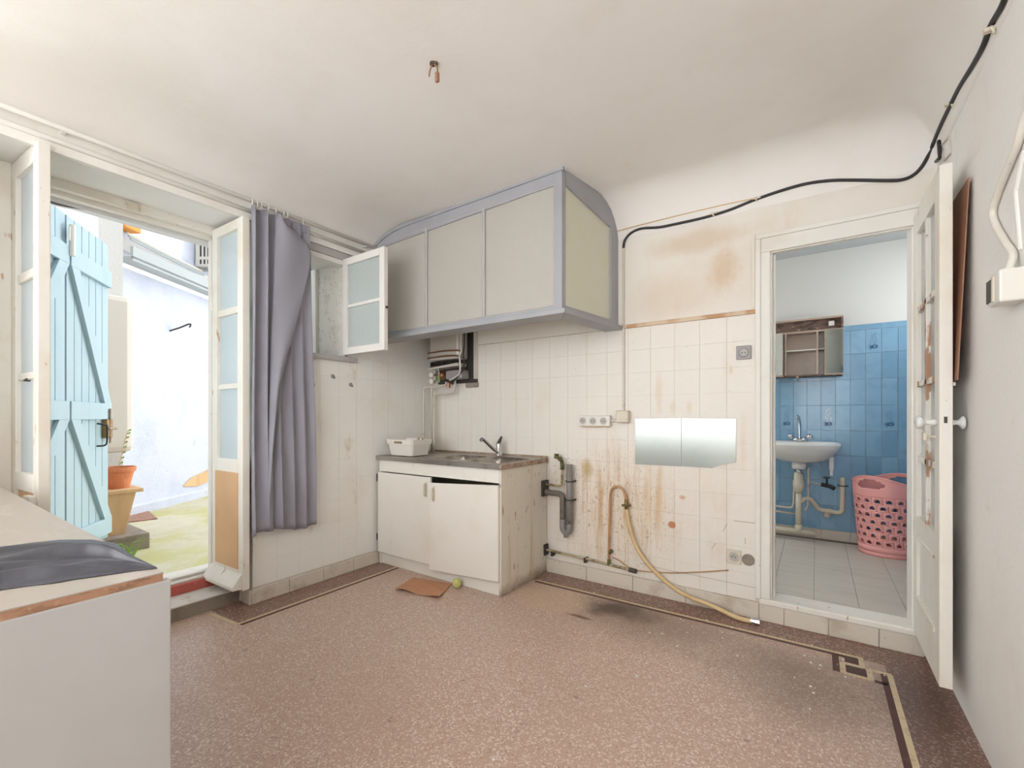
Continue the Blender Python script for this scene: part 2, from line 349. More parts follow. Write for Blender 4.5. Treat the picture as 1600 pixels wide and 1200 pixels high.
def cloth_mat():
    t = NT('grey_curtain_cloth'); c = t.mix(t.step(t.noise(3), .4, .7), S(178,177,186), S(166,165,175))
    t.col(c).rough(.7); tl = t.n('ShaderNodeBsdfTranslucent'); tl.inputs[0].default_value = S(210,203,210)
    mx = t.n('ShaderNodeMixShader'); mx.inputs[0].default_value = .36
    t.bump(t.noise(700, (1,1,1), detail=1), .1, .001)
    t.L(t.b.outputs[0], mx.inputs[1]); t.L(tl.outputs[0], mx.inputs[2]); t.L(mx.outputs[0], t.out.inputs[0]); return t.m
m_cloth = cloth_mat()
m_shutter = M('pale_blue_painted_wood', S(172,196,205), .5, spots=[(4, S(158,185,197), .45,.7,.6, (1,1,.3)), (50, S(220,226,224), .70,.75,.6, (1,1,.4))])
m_ext = M('white_render', S(222,221,219), .9, spots=[(3, S(222,222,224), .45,.7,.6, I3), (12, S(205,198,186), .66,.75,.5, I3)], bmp=(40,.5,.01))
m_ext_blue = M('bluish_white_render', S(206,211,226), .9, spots=[(2.4, S(190,196,214), .45,.7,.7, I3), (14, S(170,162,152), .67,.74,.6, I3), (5, S(176,178,186), .62,.7,.5, I3)], bmp=(30,.5,.012))
m_moss = M('mossy_concrete', S(196,190,168), .9, spots=[(1.6, S(180,176,116), .40,.60,.85, I3), (7, S(180,170,148), .5,.7,.5, I3)], bmp=(30,.4,.01))
m_pot = M('terracotta', S(214,132,88), .75, spots=[(14, S(228,160,120), .5,.7,.5, I3)])
m_bench = M('weathered_wood', S(216,180,136), .75, spots=[(5, S(190,150,106), .45,.7,.6, (1,1,.2))])
m_mat = M('rusty_brown_mat', S(160,122,104), .9, spots=[(20, S(120,84,70), .5,.6,.6, I3)])
m_leaf = M('green_leaf', S(126,166,70), .6)
m_gutter = M('grey_metal_gutter', S(166,172,172), .5)
m_ac = M('air_unit_casing', S(226,222,212), .45)
m_orange = M('orange_clay', S(222,150,70), .7)
m_green = M('green_painted_wood', S(120,154,146), .5)
m_rough_rev = M('roughcast_reveal', S(244,238,228), .9, spots=[(45, S(168,146,122), .60,.68,.6, I3), (9, S(212,200,180), .5,.7,.5, I3)], bmp=(70,.7,.01))
m_ball = M('tennis_felt', S(196,192,110), .95, spots=[(40, S(214,212,140), .5,.6,.7, I3), (18, S(120,112,66), .66,.72,.7, I3)])
m_copper = M('copper', S(150,110,84), .4, .8)
m_body = M('heater_metal', S(212,206,198), .32, .25)
m_hgrn = M('green_tube', S(150,196,90), .4)
m_box = M('white_box_plastic', S(228,222,212), .35)
m_inside = M('cupboard_interior', S(176,168,150), .8)
m_kindling = M('sticks_and_cutlery', S(170,148,120), .6, spots=[(30, S(90,80,70), .5,.6,.6, I3)])

# ------------------------------------------------------------------ THE ROOM
XL, YB, XR, ZC, YR = -2.927, 2.945, 0.488, 2.64, -1.5
XO = -3.30                                                     # outer face of the street-side wall
DY0, DY1, DZ = 0.12, 1.378, 2.425                              # french-door opening, near edge moved out of view to light the jamb
WY0, WY1, WZ0, WZ1 = 1.56, 2.046, 1.63, 2.35                   # small window opening

# floor
mb = MB(); xi, yi, xr = -2.71, 2.735, 0.272
mb.box(xi, xr, YR, yi, -.12, 0)
mb.box(XL-.14, xi, YR, 1.19, -.12, 0)
floor = single('floor', mb, m_field, 'speckled pinkish brown terrazzo floor of the kitchen', 'floor', kind='structure')
def strip(name, x0, x1, y0, y1, m): return part(name, MB().box(x0, x1, y0, y1, -.1, .0), m, floor)
strip('border_band', -3.05, xi, 1.19, YB+.1, m_border)
strip('border_band', xi, XR+.05, yi, YB+.1, m_border)
strip('border_band', xr, XR+.05, YR, yi, m_border)
# cream mosaic line with its dark inlay line
TW = .021; PIT = .0165
tess_me = {}
def tess_mesh(ax):
    if ax not in tess_me:
        a, b = (PIT*.46, TW/2) if ax == 'x' else (TW/2, PIT*.46)
        tess_me[ax] = mesh_of('tessera', MB().box(-a, a, -b, b, -.004, .0012), m_tess)
    return tess_me[ax]
darkmb = MB(); far_tess = MB(); cnt = [0]
def inlay(p, q, dark=None, vis=True):
    p = Vector(p); q = Vector(q); d = q-p; n = max(1, round(d.length/PIT)); ax = 'x' if abs(d.x) > abs(d.y) else 'y'
    for i in range(n):
        c = p + d*((i+.5)/n)
        if vis and cnt[0] < 298:
            shared('tessera', tess_mesh(ax), floor, (c.x, c.y, 0)); cnt[0] += 1
        else:
            a, b = (PIT*.46, TW/2) if ax == 'x' else (TW/2, PIT*.46)
            far_tess.box(c.x-a, c.x+a, c.y-b, c.y+b, -.004, .0012)
    if dark:
        e = d.normalized(); nn = Vector((-e.y, e.x, 0))*dark; a = p+nn*TW*.5; b = q+nn*TW*.5
        darkmb.prism([(a.x,a.y,-.003),(b.x,b.y,-.003),(b.x+nn.x*.024,b.y+nn.y*.024,-.003),(a.x+nn.x*.024,a.y+nn.y*.024,-.003)], (0,0,.0038))
K = [(.181,2.745),(.181,2.648),(.105,2.648),(.105,2.548),(.205,2.548),(.205,2.645),(.285,2.645)]
for i in range(len(K)-1): inlay((*K[i],0), (*K[i+1],0))
inlay((.279,2.645,0), (.279,1.60,0), dark=-1)
inlay((-1.66,2.735,0), (.192,2.745,0), dark=-1)
inlay((-2.71,1.20,0), (-2.71,2.35,0), dark=-1)
inlay((-3.0,1.165,0), (-2.71,1.195,0))
inlay((.279,1.6,0), (.279,-1.4,0), dark=-1, vis=False)
for i in range(2, 6): pass
darkmb.box(.116,.170,2.664,2.728,-.003,.0008); darkmb.box(.117,.193,2.56,2.636,-.003,.0008); darkmb.box(.066,.093,2.545,2.728,-.003,.0008); darkmb.box(.217,.262,2.53,2.556,-.003,.0008)
part('dark_inlay_line', darkmb, m_tessd, floor); part('tessera_row', far_tess, m_tess, floor, kind='stuff')

# ceiling with coved edges
def coved(d, rx, rz):
    if d >= rx: return 0.0
    d = max(d, 0.0); u = (rx-d)/rx; return rz*(1-math.sqrt(max(0.0, 1-u*u)))
def ceil_z(x, y): return ZC - max(coved(YB-y, .26, .28), coved(x-XL, .42, .13), coved(XR-x, .22, .22))
xs = [XL-.02] + [XL + .42*(i/10)**1.6 for i in range(11)] + [XL+.42 + (XR-.22-XL-.42)*i/14 for i in range(1, 15)] + [XR - .22*((10-i)/10)**1.6 for i in range(1, 11)] + [XR+.03]
ys = [YR-.05] + [YR + (YB-.26-YR)*i/16 for i in range(17)] + [YB - .26*((12-i)/12)**1.6 for i in range(1, 13)] + [YB+.03]
mb = MB(); nx, ny = len(xs), len(ys)
wob = lambda x, y: .006*math.sin(2.3*x+1.1*y)+.004*math.sin(4.1*y-1.7*x)
vs = [Vector((x, y, ceil_z(x, y) + wob(x, y)*(1 if XL+.25 < x < XR-.25 and y < YB-.4 else .2))) for x in xs for y in ys]
mb.add(vs, [(i*ny+j, i*ny+j+1, (i+1)*ny+j+1, (i+1)*ny+j) for i in range(nx-1) for j in range(ny-1)])
mb.box(XO, XR+.12, YR-.12, YB+.1, 2.70, 2.80)
ceiling = single('ceiling', mb, m_ceil, 'off-white plaster ceiling with rounded coved edges', 'ceiling', kind='structure', smooth=True)

# walls
T = .008
mb = MB(); xi_ = XL-T
mb.box(XO, xi_, YR-.1, -1.35, -.1, 2.72); mb.box(XO, xi_, -1.35, -.2, -.1, .95); mb.box(XO, xi_, -1.35, -.2, 2.40, 2.72); mb.box(XO, xi_, -.2, DY0, -.1, 2.72)  # opening behind the view is added to let in more daylight
mb.box(XO, xi_, DY0, DY1, DZ, 2.72)
mb.box(XO, xi_, DY1, WY0, -.1, 2.72)
mb.box(XO, xi_, WY0, WY1, -.1, WZ0); mb.box(XO, xi_, WY0, WY1, WZ1, 2.72)
mb.box(XO, xi_, WY1, YB+.11, -.1, 2.72)
wall_left = single('wall_left', mb, m_plaster, 'white plastered wall with the french door and small window', 'wall', kind='structure')
part('plaster_face', MB().box(xi_, XL, 1.378, WY0, 1.63, 2.56).box(xi_, XL, WY0, WY1, WZ1, 2.56).box(xi_, XL, WY1, YB, 1.63, 2.56), m_plaster, wall_left)
part('window_reveal', MB().box(XO+.005, XL, WY1-.004, WY1+.02, WZ0, WZ1), m_rough_rev, wall_left)
BX0, BX1, BZ0, BZ1 = -.218, .400, .13, 2.130                    # bathroom doorway
mb = MB(); yo = YB+.125; yi2 = YB+T
mb.box(XL-.1, BX0, yi2, yo, -.1, 2.72); mb.box(BX0, BX1, yi2, yo, 2.168, 2.72); mb.box(BX1, 1.0, yi2, yo, -.1, 2.72)
mb.box(BX0, BX1, yi2, yo, -.1, BZ0-.02)
wall_back = single('wall_back', mb, m_grout, 'stained white kitchen wall of painted tiles with plaster above', 'wall', kind='structure')
part('plaster_face', MB().box(XL, -.289, YB-.003, yi2, 1.79, 2.55).box(-.289, .44, YB-.003, yi2, 2.235, 2.55).box(.44, XR, YB-.003, yi2, .1, 2.55), m_bwall, wall_back)
part('plaster_bump', MB().prism([(-.312,YB-.02,1.83),(-.289,YB-.02,1.80),(-.289,YB-.02,2.245),(-.312,YB-.02,2.235)], (0,.022,0)), m_bwall, wall_back, bev=.006)
single('wall_right', MB().box(XR, XR+.12, YR-.1, YB+.12, -.1, 2.75), m_plaster, 'white wall beside the open bathroom door', 'wall', kind='structure')
mb = MB()                                                        # unseen wall behind the camera, its window opening enlarged for more light
mb.box(XO, XR+.12, YR-.12, YR, -.1, .82); mb.box(XO, XR+.12, YR-.12, YR, 2.60, 2.8); mb.box(XO, -2.90, YR-.12, YR, .82, 2.60); mb.box(.46, XR+.12, YR-.12, YR, .82, 2.60)
single('wall_front', mb, m_plaster, 'unseen kitchen wall with a window opening enlarged for daylight', 'wall', kind='structure')

# painted wall tiles, each one a piece
P = .1533
def tile_mesh(nm, wd, ht, mat, axis, gap=.0005):
    a, b = wd/2-gap, ht/2-gap
    return mesh_of(nm, MB().box(-a, a, -T/2, T/2, -b, b) if axis == 'y' else MB().box(-T/2, T/2, -a, a, -b, b), mat)
full_b = tile_mesh('tile', P, P, m_btile, 'y'); full_l = tile_mesh('tile', P, P, m_ltile, 'x')
zrows = [.1+.153*i for i in range(12)]
for i in range(18):
    x1 = -.29 - i*P; x0 = max(x1-P, XL)
    me = full_b if x1-x0 > P-.001 else tile_mesh('tile', x1-x0, P, m_btile, 'y')
    for j in range(11):
        if x1 < -1.72 and zrows[j]+.153 < .83: continue
        shared('tile', me, wall_back, ((x0+x1)/2, YB+T/2+random.uniform(-.0002,.0002), zrows[j]+.0765))
part('tile_ledge', MB().box(-1.07, -.29, YB-.012, YB+.006, 1.783, 1.808), M('rust_stained_ledge', S(214,192,166), .7, spots=[(7, S(186,134,86), .42,.6,.8, I3)]), wall_back, bev=.003)
for i in range(11):
    y0 = 1.378 + i*P; y1 = min(y0+P, YB)
    if y1-y0 < .02: continue
    me = full_l if y1-y0 > P-.001 else tile_mesh('tile', y1-y0, P, m_ltile, 'x')
    for j in range(10):
        if y0 > 2.4 and zrows[j]+.153 < .83: continue
        shared('tile', me, wall_left, (XL-T/2+random.uniform(-.0002,.0002), (y0+y1)/2, zrows[j]+.0765))

# skirting
bl = single('baseboard_left', MB().box(XL-.005, XL+.002, 1.378, 2.36, 0, .093), m_grout, 'off-white tiled skirting under the curtain wall', 'baseboard', kind='structure')
for i, (a, b) in enumerate([(1.366,1.61),(1.61,1.86),(1.86,2.11),(2.11,2.36)]):
    part('skirting_tile', MB().box(XL-.004, XL+.012, a+.001, b-.001, 0, .092), m_skirt, bl, bev=.003)
part('skirting_return', MB().box(-3.035, XL+.0115, 1.352, 1.3655, 0, .092), m_skirt, bl, bev=.003)
bb = single('baseboard_back', MB().box(-1.69, -.27, YB-.002, YB+.006, 0, .098), m_grout, 'grimy off-white tiled skirting below the hose', 'baseboard', kind='structure')
for a, b in [(-1.69,-1.36),(-1.36,-1.02),(-1.02,-.68),(-.68,-.272)]:
    part('skirting_tile', MB().box(a+.001, b-.001, YB-.014, YB+.004, 0, .097), m_skirt, bb, bev=.003)

# doorway step to the bathroom
st = single('trim_1', MB().box(-.27, .44, YB-.004, YB+.12, 0, .095), m_grout, 'white tiled step up into the blue bathroom', 'step', kind='structure')
xsx = [-.268, -.147, .058, .268, .44]
for a, b in zip(xsx, xsx[1:]):
    part('step_tile', MB().box(a+.001, b-.001, YB-.014, YB+.005, 0, .094), m_skirt, st, bev=.003)
part('nosing', MB().box(-.272, .44, YB-.022, YB+.13, .094, .13), m_wood_worn, st, bev=.008)
# doorway casing
tr = thing('trim_2', 'cracked white wooden casing around the bathroom doorway', 'door frame', (BX0, YB, .13), kind='structure')
y0c = YB-.022
part('jamb_casing', MB().box(-.289, BX0+.004, y0c, YB+.01, .13, BZ1-.004), m_wood, tr, bev=.004)
part('outer_bead', MB().box(-.2885, -.262, y0c-.010, y0c+.002, .131, 2.205), m_wood, tr, bev=.003)
part('head_casing', MB().box(-.289, .452, y0c, YB+.01, BZ1-.004, 2.232), m_wood, tr, bev=.004)
part('outer_bead', MB().box(-.2885, .452, y0c-.010, y0c+.002, 2.2055, 2.2315), m_wood, tr, bev=.003)
part('jamb_casing', MB().box(.402, .452, y0c, YB+.01, .13, BZ1-.004), m_wood, tr, bev=.004)
part('jamb_lining', MB().box(BX0-.004, BX0+.012, YB-.005, YB+.14, .13, 2.168).box(BX0+.012, BX0+.024, YB+.035, YB+.09, .13, 2.168), m_wood_worn, tr, bev=.003)
part('jamb_lining', MB().box(BX1-.006, BX1+.01, YB-.005, YB+.14, .13, 2.168), m_wood, tr, bev=.003)
part('head_lining', MB().box(BX0, BX1, YB-.005, YB+.028, BZ1-.010, BZ1+.04), m_wood_worn, tr, bev=.003)

# ------------------------------------------------------------------ BATHROOM shell
YT, BF = 4.68, .13
wb = single('wall_bathroom_back', MB().box(-1.4, 1.0, YT+T, YT+.12, 0, 2.75), m_bgrout, 'bathroom wall of blue glazed tiles under pale grey plaster', 'wall', kind='structure')
part('plaster_face', MB().box(-1.4, 1.0, YT-.002, YT+T, 1.946, 2.66), m_bathwall, wb)
px0 = .0385; PW = .1013
zz = [.206+.2143*i for i in range(8)] + [1.90]
bt_full = tile_mesh('tile', PW, .2143, m_blue, 'y', .0014); bt_top = tile_mesh('tile', PW, zz[8]-zz[7], m_blue, 'y', .0014)
for i in range(-7, 8):
    for j in range(8):
        shared('tile', bt_full if j < 7 else bt_top, wb, (px0+(i+.5)*PW, YT+T/2+random.uniform(-.0007,.0007), (zz[j]+zz[j+1])/2))
li = tile_mesh('listel_tile', .2025, .045, m_blue, 'y')
for i in range(-4, 4): shared('listel_tile', li, wb, (px0+(i*2+1)*PW, YT+T/2-.002, 1.9235))
for i in range(-4, 4):
    part('skirting_tile', MB().box(px0+i*.2+.001, px0+(i+1)*.2-.001, YT-.008, YT+T, BF-.01, .205), m_btfloor, wb, bev=.002)
def flower(xc, zb, white):
    d = MB(); wv = MB(); y = YT-.0008
    def disc(m, x, z, r, n=7): m.prism([(x+r*math.cos(2*math.pi*k/n), y, z+r*math.sin(2*math.pi*k/n)) for k in range(n)], (0,.0012,0))
    for k in range(11):
        a_ = 2*math.pi*k/11; e = Vector((math.cos(a_), 0, math.sin(a_)*.8)); q = Vector((-e.z, 0, e.x)); c0 = Vector((xc+.006, y, zb+.028))
        d.prism([c0+e*.005, c0+e*.015+q*.0055, c0+e*.027, c0+e*.015-q*.0055], (0,.0012,0))
    for k in range(5):
        a_ = math.pi*(.75+.14*k); e = Vector((math.cos(a_), 0, math.sin(a_))); c0 = Vector((xc-.006, y, zb+.026)); q = Vector((-e.z,0,e.x))
        d.prism([c0, c0+e*.02+q*.003, c0+e*.032, c0+e*.018-q*.003], (0,.0012,0))
    tgt = wv if white else d; rnd = random.Random(int(xc*1000))
    for k in range(26 if white else 20):
        t_ = k/26; xx = xc + .018*math.sin(k*2.1)*(1-.45*t_) + rnd.uniform(-.006,.006); z_ = zb+.05+t_*.115
        disc(tgt, xx, z_, .0058 if white else .0034, 6)
    part('flower_print', d, m_flower, wb)
    if white: part('flower_print', wv, m_flower_w, wb)
flower(px0+3.5*PW, 1.728, False); flower(px0-1.5*PW-PW, 1.09, False); flower(px0+.5*PW, 1.09, True); flower(px0+4.5*PW, 1.09, False)
single('wall_bathroom_left', MB().box(-1.4,-1.28,YB+.12,3.35,0,2.75).box(-1.4,-1.28,4.6,YT+.1,0,2.75).box(-1.4,-1.28,3.35,4.6,0,.85).box(-1.4,-1.28,3.35,4.6,2.5,2.75), m_bathwall, 'pale bathroom side wall with a window opening', 'wall', kind='structure')
single('wall_bathroom_right', MB().box(.90,1.0,YB+.1,3.45,0,2.75).box(.90,1.0,4.5,YT+.1,0,2.75).box(.90,1.0,3.45,4.5,0,1.75).box(.90,1.0,3.45,4.5,2.45,2.75), m_bathwall, 'pale bathroom side wall behind the pink basket', 'wall', kind='structure')  # unseen opening in this wall added to brighten the bathroom
single('ceiling_bathroom', MB().box(-1.4,1.0,YB+.11,YT+.1,2.60,2.75), M('grey_ceiling_paint', S(168,172,172), .8), 'flat grey bathroom ceiling', 'ceiling', kind='structure')
for nm, a_, b_ in (('wall_bathroom_right', .892, .9), ('wall_bathroom_left', -1.28, -1.272)):
    part('tile_face', MB().box(a_, b_, YB+.13, (YT if a_ > 0 else 3.35), BF, (1.75 if a_ > 0 else 1.93)), m_blue, bpy.data.objects[nm])
fb = single('floor_bathroom', MB().box(-1.4,1.0,YB+.1,YT+.1,0,BF-.006), m_dkgrout, 'pale stone-tiled bathroom floor with dark joints', 'floor', kind='structure')
ftm = mesh_of('floor_tile', MB().box(-.1025,.1025,-.1493,.1493,-.006,.006), m_btfloor)
for i in range(-6, 5):
    for j in range(6):
        yy = YB+.13+.15+j*.30
        if yy+.15 < YT+.1: shared('floor_tile', ftm, fb, (-.0085+(i+.5)*.207, yy, BF-.006+random.uniform(-.0004,.0004)))

# ------------------------------------------------------------------ FRENCH DOOR (frame, leaves, threshold)
fr = thing('trim_3', 'weathered white frame of the french door', 'door frame', (-3.27, DY0, .15), kind='structure')
part('jamb', MB().box(-3.345,-3.262,1.312,DY1+.002,.10,2.425).box(-3.345,-3.30,1.29,1.312,.10,2.425), m_wood_worn, fr, bev=.004)
part('jamb', MB().box(-3.345,-3.255,DY0-.002,.405,.10,2.425).box(-3.345,-3.30,.412,.432,.10,2.425), m_wood_worn, fr, bev=.004)
part('head', MB().box(-3.345,-3.262,DY0,DY1,2.375,2.43).box(-3.345,-3.30,DY0,DY1,2.35,2.376), m_wood_worn, fr, bev=.004)
part('catch_plate', MB().box(-3.263,-3.245,.84,.90,2.37,2.415), m_cream_pl, fr, bev=.004)
part('lintel_crust', MB().grid(lambda u, v: Vector((-3.36-.05*v, DY0+.02+(DY1-DY0-.03)*u, 2.352-.012*math.sin(3.1*u)**2-.010*math.sin(23*u)*(.5+.5*math.sin(5*u))-(.018 if .3 < u < .52 else 0) if v < .99 else 2.36)), 40, 2).box(-3.41,-3.35,DY0,DY1,2.33,2.43), m_ext, fr)
th = thing('trim_4', 'stepped threshold of the french door, cement riser and red band', 'threshold', (-3.04, .87, 0), kind='structure')
part('cement_riser', MB().box(-3.24,-3.035,DY0+.002,1.352,-.05,.078), m_cement, th, bev=.004)
part('tread_edge', MB().box(-3.24,-3.03,DY0+.002,1.352,.078,.086), m_sillpaint, th)
part('red_band', MB().box(-3.30,-3.225,DY0+.002,DY1-.004,.05,.145), m_red, th, bev=.004)
part('sill', MB().box(-3.345,-3.242,DY0+.002,DY1-.004,.145,.158).box(-3.36,-3.29,DY0+.002,DY1-.004,.158,.175).box(-3.52,-3.345,DY0-.05,DY1+.05,.02,.15), m_sillpaint, th, bev=.003)

def glazed_leaf(name, label, hinge, free, zb, zt, panes, panel, th_, wood, glass, seen=-1):
    hx = Vector((hinge[0], hinge[1], 0)); fx = Vector((free[0], free[1], 0)); d = fx-hx; Lw = d.length; ang = math.atan2(d.y, d.x)
    o = thing(name, label, 'door', (hinge[0], hinge[1], zb), ang, kind='structure'); h = zt-zb; s = .066
    a, b = -th_/2, th_/2; J = .0006
    part('stile', MB().box(0, s, a, b, 0, h), wood, o, bev=.003, local=True)
    part('stile', MB().box(Lw-s, Lw, a, b, 0, h), wood, o, bev=.003, local=True)
    zs = [0]
    part('bottom_rail', MB().box(s-J, Lw-s+J, a, b, 0, panel[0]-zb), wood, o, bev=.003, local=True)
    part('lock_rail', MB().box(s-J, Lw-s+J, a, b, panel[1]-zb, panes[0][0]-zb), wood, o, bev=.003, local=True)
    for (p0, p1), (q0, q1) in zip(panes, panes[1:]): part('glazing_bar', MB().box(s-J, Lw-s+J, a+.006, b-.006, p1-zb, q0-zb), wood, o, bev=.004, local=True)
    part('top_rail', MB().box(s-J, Lw-s+J, a, b, panes[-1][1]-zb, h), wood, o, bev=.003, local=True)
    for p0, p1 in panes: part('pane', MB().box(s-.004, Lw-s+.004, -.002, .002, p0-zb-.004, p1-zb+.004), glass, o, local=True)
    return o, Lw, h, s
PAN = [(.915,1.355), (1.388,1.822), (1.866,2.338)]
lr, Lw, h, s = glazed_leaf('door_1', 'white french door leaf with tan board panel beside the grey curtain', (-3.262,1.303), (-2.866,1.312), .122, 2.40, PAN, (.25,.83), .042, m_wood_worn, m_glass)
part('board_panel', MB().box(s-.012, Lw-s+.012, -.026, .012, .122, .712), m_hard, lr, local=True, label='tan hardboard panel')
part('drip_moulding', MB().prism([(-.01,-.021,.005),(-.01,-.075,.01),(-.01,-.075,.03),(-.01,-.021,.10)], (Lw-.0,0,0)), m_wood_worn, lr, local=True, bev=.003)
part('hinge', MB().tube([(-.004,-.024,.45),(-.004,-.024,.55)], .008), m_wood, lr, local=True); part('hinge', MB().tube([(-.004,-.024,1.75),(-.004,-.024,1.85)], .008), m_wood, lr, local=True)
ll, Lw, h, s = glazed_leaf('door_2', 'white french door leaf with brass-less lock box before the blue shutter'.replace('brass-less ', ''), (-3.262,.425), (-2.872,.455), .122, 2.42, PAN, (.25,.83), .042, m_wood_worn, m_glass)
part('board_panel', MB().box(s-.012, Lw-s+.012, -.012, .012, .122, .712), m_hard, ll, local=True)
part('lock_box', MB().box(Lw-.105, Lw-.012, -.045, -.02, .60, .70), m_wood_worn, ll, local=True, bev=.004)
part('lever', MB().tube([(Lw-.10,-.04,.665),(Lw-.10,-.075,.665),(Lw-.20,-.075,.66)], .009), m_black, ll, local=True, smooth=True)
part('hinge', MB().tube([(-.004,-.024,1.0),(-.004,-.024,1.1)], .008), m_wood, ll, local=True); part('hinge', MB().tube([(-.004,-.024,1.75),(-.004,-.024,1.85)], .008), m_wood, ll, local=True)
part('catch', MB().tube([(Lw-.06,-.03,1.22),(Lw-.06,-.05,1.22),(Lw-.02,-.05,1.225)], .004), m_dark, ll, local=True)

# rail over the openings and the curtain rod
rl = thing('trim_5', 'long white moulded rail above the french door and window', 'rail', (XL, 1.0, 2.405), kind='structure')
part('lower_board', MB().box(XL-.004, XL+.022, YR, 2.298, 2.405, 2.447), m_wood, rl, bev=.003)
part('bead', MB().tube([(XL+.026, YR, 2.458), (XL+.026, 2.298, 2.458)], .013, 10), m_white, rl, smooth=True)
part('upper_board', MB().box(XL-.004, XL+.012, YR, 2.298, 2.44, 2.535), m_wood, rl, bev=.003)
rod = thing('curtain_rod', 'white round curtain rod just under the ceiling', 'curtain rod', (XL+.05, 1.0, 2.51))
part('rod', MB().tube([(XL+.055, -1.2, 2.510), (XL+.055, 2.296, 2.514)], .012, 10), m_white, rod, smooth=True)
for yy in (-.8, .52, 2.2): part('bracket', MB().box(XL+.008, XL+.06, yy-.01, yy+.01, 2.50, 2.522), m_white, rod, bev=.003)

# ------------------------------------------------------------------ CURTAIN
cu = thing('curtain', 'grey curtain bunched at the edge of the small window', 'curtain', (XL+.08, 1.52, .44))
def cur(u, v):                                                   # u across, v down
    y = 1.325 + u*(.385 + .05*v); z = 2.475 - v*(2.475-.445-.02*math.sin(6*u)) 
    amp = .030*(1-.35*v); ph = u*2*math.pi*5.2
    f = math.sin(ph + .8*math.sin(3*v)) if u < .5 else math.sin(ph)*(.35+.45*v)
    x = XL+.075 + amp*f + .012*math.sin(7*v+3*u)*v
    return Vector((x, y + .010*math.sin(ph*1.0+1.2)*(1 if u < .62 else .2), z))
part('cloth', MB().grid(cur, 90, 44), m_cloth, cu, smooth=True, solid=.0016)
def flap(u, v):                                                  # turned-over front fold
    rgt = [(0,1.50),(.03,1.56),(.055,1.66),(.075,1.70),(.10,1.708),(.14,1.70),(.28,1.63),(.44,1.55),(.55,1.50),(.75,1.465),(1,1.46)]
    for (a, ya), (b, yb_) in zip(rgt, rgt[1:]):
        if a <= v <= b: yr_ = ya+(yb_-ya)*(v-a)/(b-a); break
    yl = 1.475 - .06*v
    y = yl + (yr_-yl)*u; z = 2.468 - v*2.01
    return Vector((XL+.112 + .016*math.sin(u*math.pi)*(1-.3*v) + .008*math.sin(9*v+5*u) - .03*(1-u)**3 - .03*v*u, y, z))
part('turned_fold', MB().grid(flap, 24, 46), m_cloth, cu, smooth=True, solid=.0016)
part('hem', MB().box(XL+.072, XL+.0745, 1.60, 1.712, 2.425, 2.478), m_cloth, cu)
RG = [1.345,1.375,1.40,1.44,1.49,1.54,1.565,1.67]
for i, yy in enumerate(RG):
    single('curtain_ring', MB().ring((XL+.058, yy, 2.497), .026, .003, (.25,1,0), 16, 6), m_white, 'white curtain ring on the rod above the grey curtain', 'curtain ring', group='curtain rings on the white rod', smooth=True)

# ------------------------------------------------------------------ SMALL WINDOW
wn = thing('window_1', 'open white casement with two hammered-glass panes', 'window', (XL, 2.036, 1.64), 0, kind='structure')
x0, x1, ya, yb = XL+.004, -2.452, 2.018, 2.052; z0, z1 = 1.641, 2.357; s = .052
part('stile', MB().box(x0, x0+s, ya, yb, z0, z1), m_white, wn, bev=.003); part('stile', MB().box(x1-s, x1, ya, yb, z0, z1), m_white, wn, bev=.003)
zm = 2.0
part('rail', MB().box(x0+s, x1-s, ya, yb, z0, z0+s), m_white, wn, bev=.003); part('rail', MB().box(x0+s, x1-s, ya, yb, z1-s, z1), m_white, wn, bev=.003)
part('glazing_bar', MB().box(x0+s, x1-s, ya+.006, yb-.004, zm-.012, zm+.012), m_wood, wn, bev=.003)
part('pane', MB().box(x0+s-.004, x1-s+.004, 2.033, 2.037, z0+s-.004, zm-.01), m_hammer, wn); part('pane', MB().box(x0+s-.004, x1-s+.004, 2.033, 2.037, zm+.01, z1-s+.004), m_hammer, wn)
part('catch', MB().box(x1-.004, x1+.012, 2.03, 2.042, 1.93, 1.945), m_dark, wn)
wf = thing('window_2', 'white frame and worn grey sill of the small window', 'window frame', (XL, 1.8, 1.6), kind='structure')
part('head', MB().box(-3.02, XL+.006, WY0, WY1-.004, WZ1-.035, WZ1), m_white, wf, bev=.003)
part('jamb', MB().box(-3.02, XL+.006, WY0, WY0+.035, WZ0, WZ1-.035), m_white, wf, bev=.003)
part('head_board', MB().box(XL-.002, XL+.014, WY0-.05, 2.14, WZ1+.002, 2.403), m_grey_mull, wf, bev=.003)
part('sill', MB().box(-3.28, XL+.03, WY0-.03, 2.13, 1.592, WZ0), m_grey_mull, wf, bev=.006)
part('outer_jamb', MB().box(-3.36, -3.27, WY1-.03, WY1+.02, WZ0, WZ1), m_white, wf, bev=.004)
single('window_shutter', MB().box(-3.62, -3.345, 2.02, 2.05, WZ0-.05, WZ1+.02).box(-3.60,-3.37,2.00,2.021,WZ0+.1,WZ0+.2).box(-3.60,-3.37,2.00,2.021,WZ1-.2,WZ1-.1), m_green, 'green painted outside shutter edge beyond the small window', 'shutter', bev=.004)

# ------------------------------------------------------------------ WALL CUPBOARD
YF = 2.30; XC = -1.222
cb = thing('kitchen_hood', 'grey wooden hood with frosted glass panes above the sink', 'hood', (-2.07, 2.62, 1.78))
zt, zb, pt, pb = ZC-.006, 1.806, 2.550, 1.835
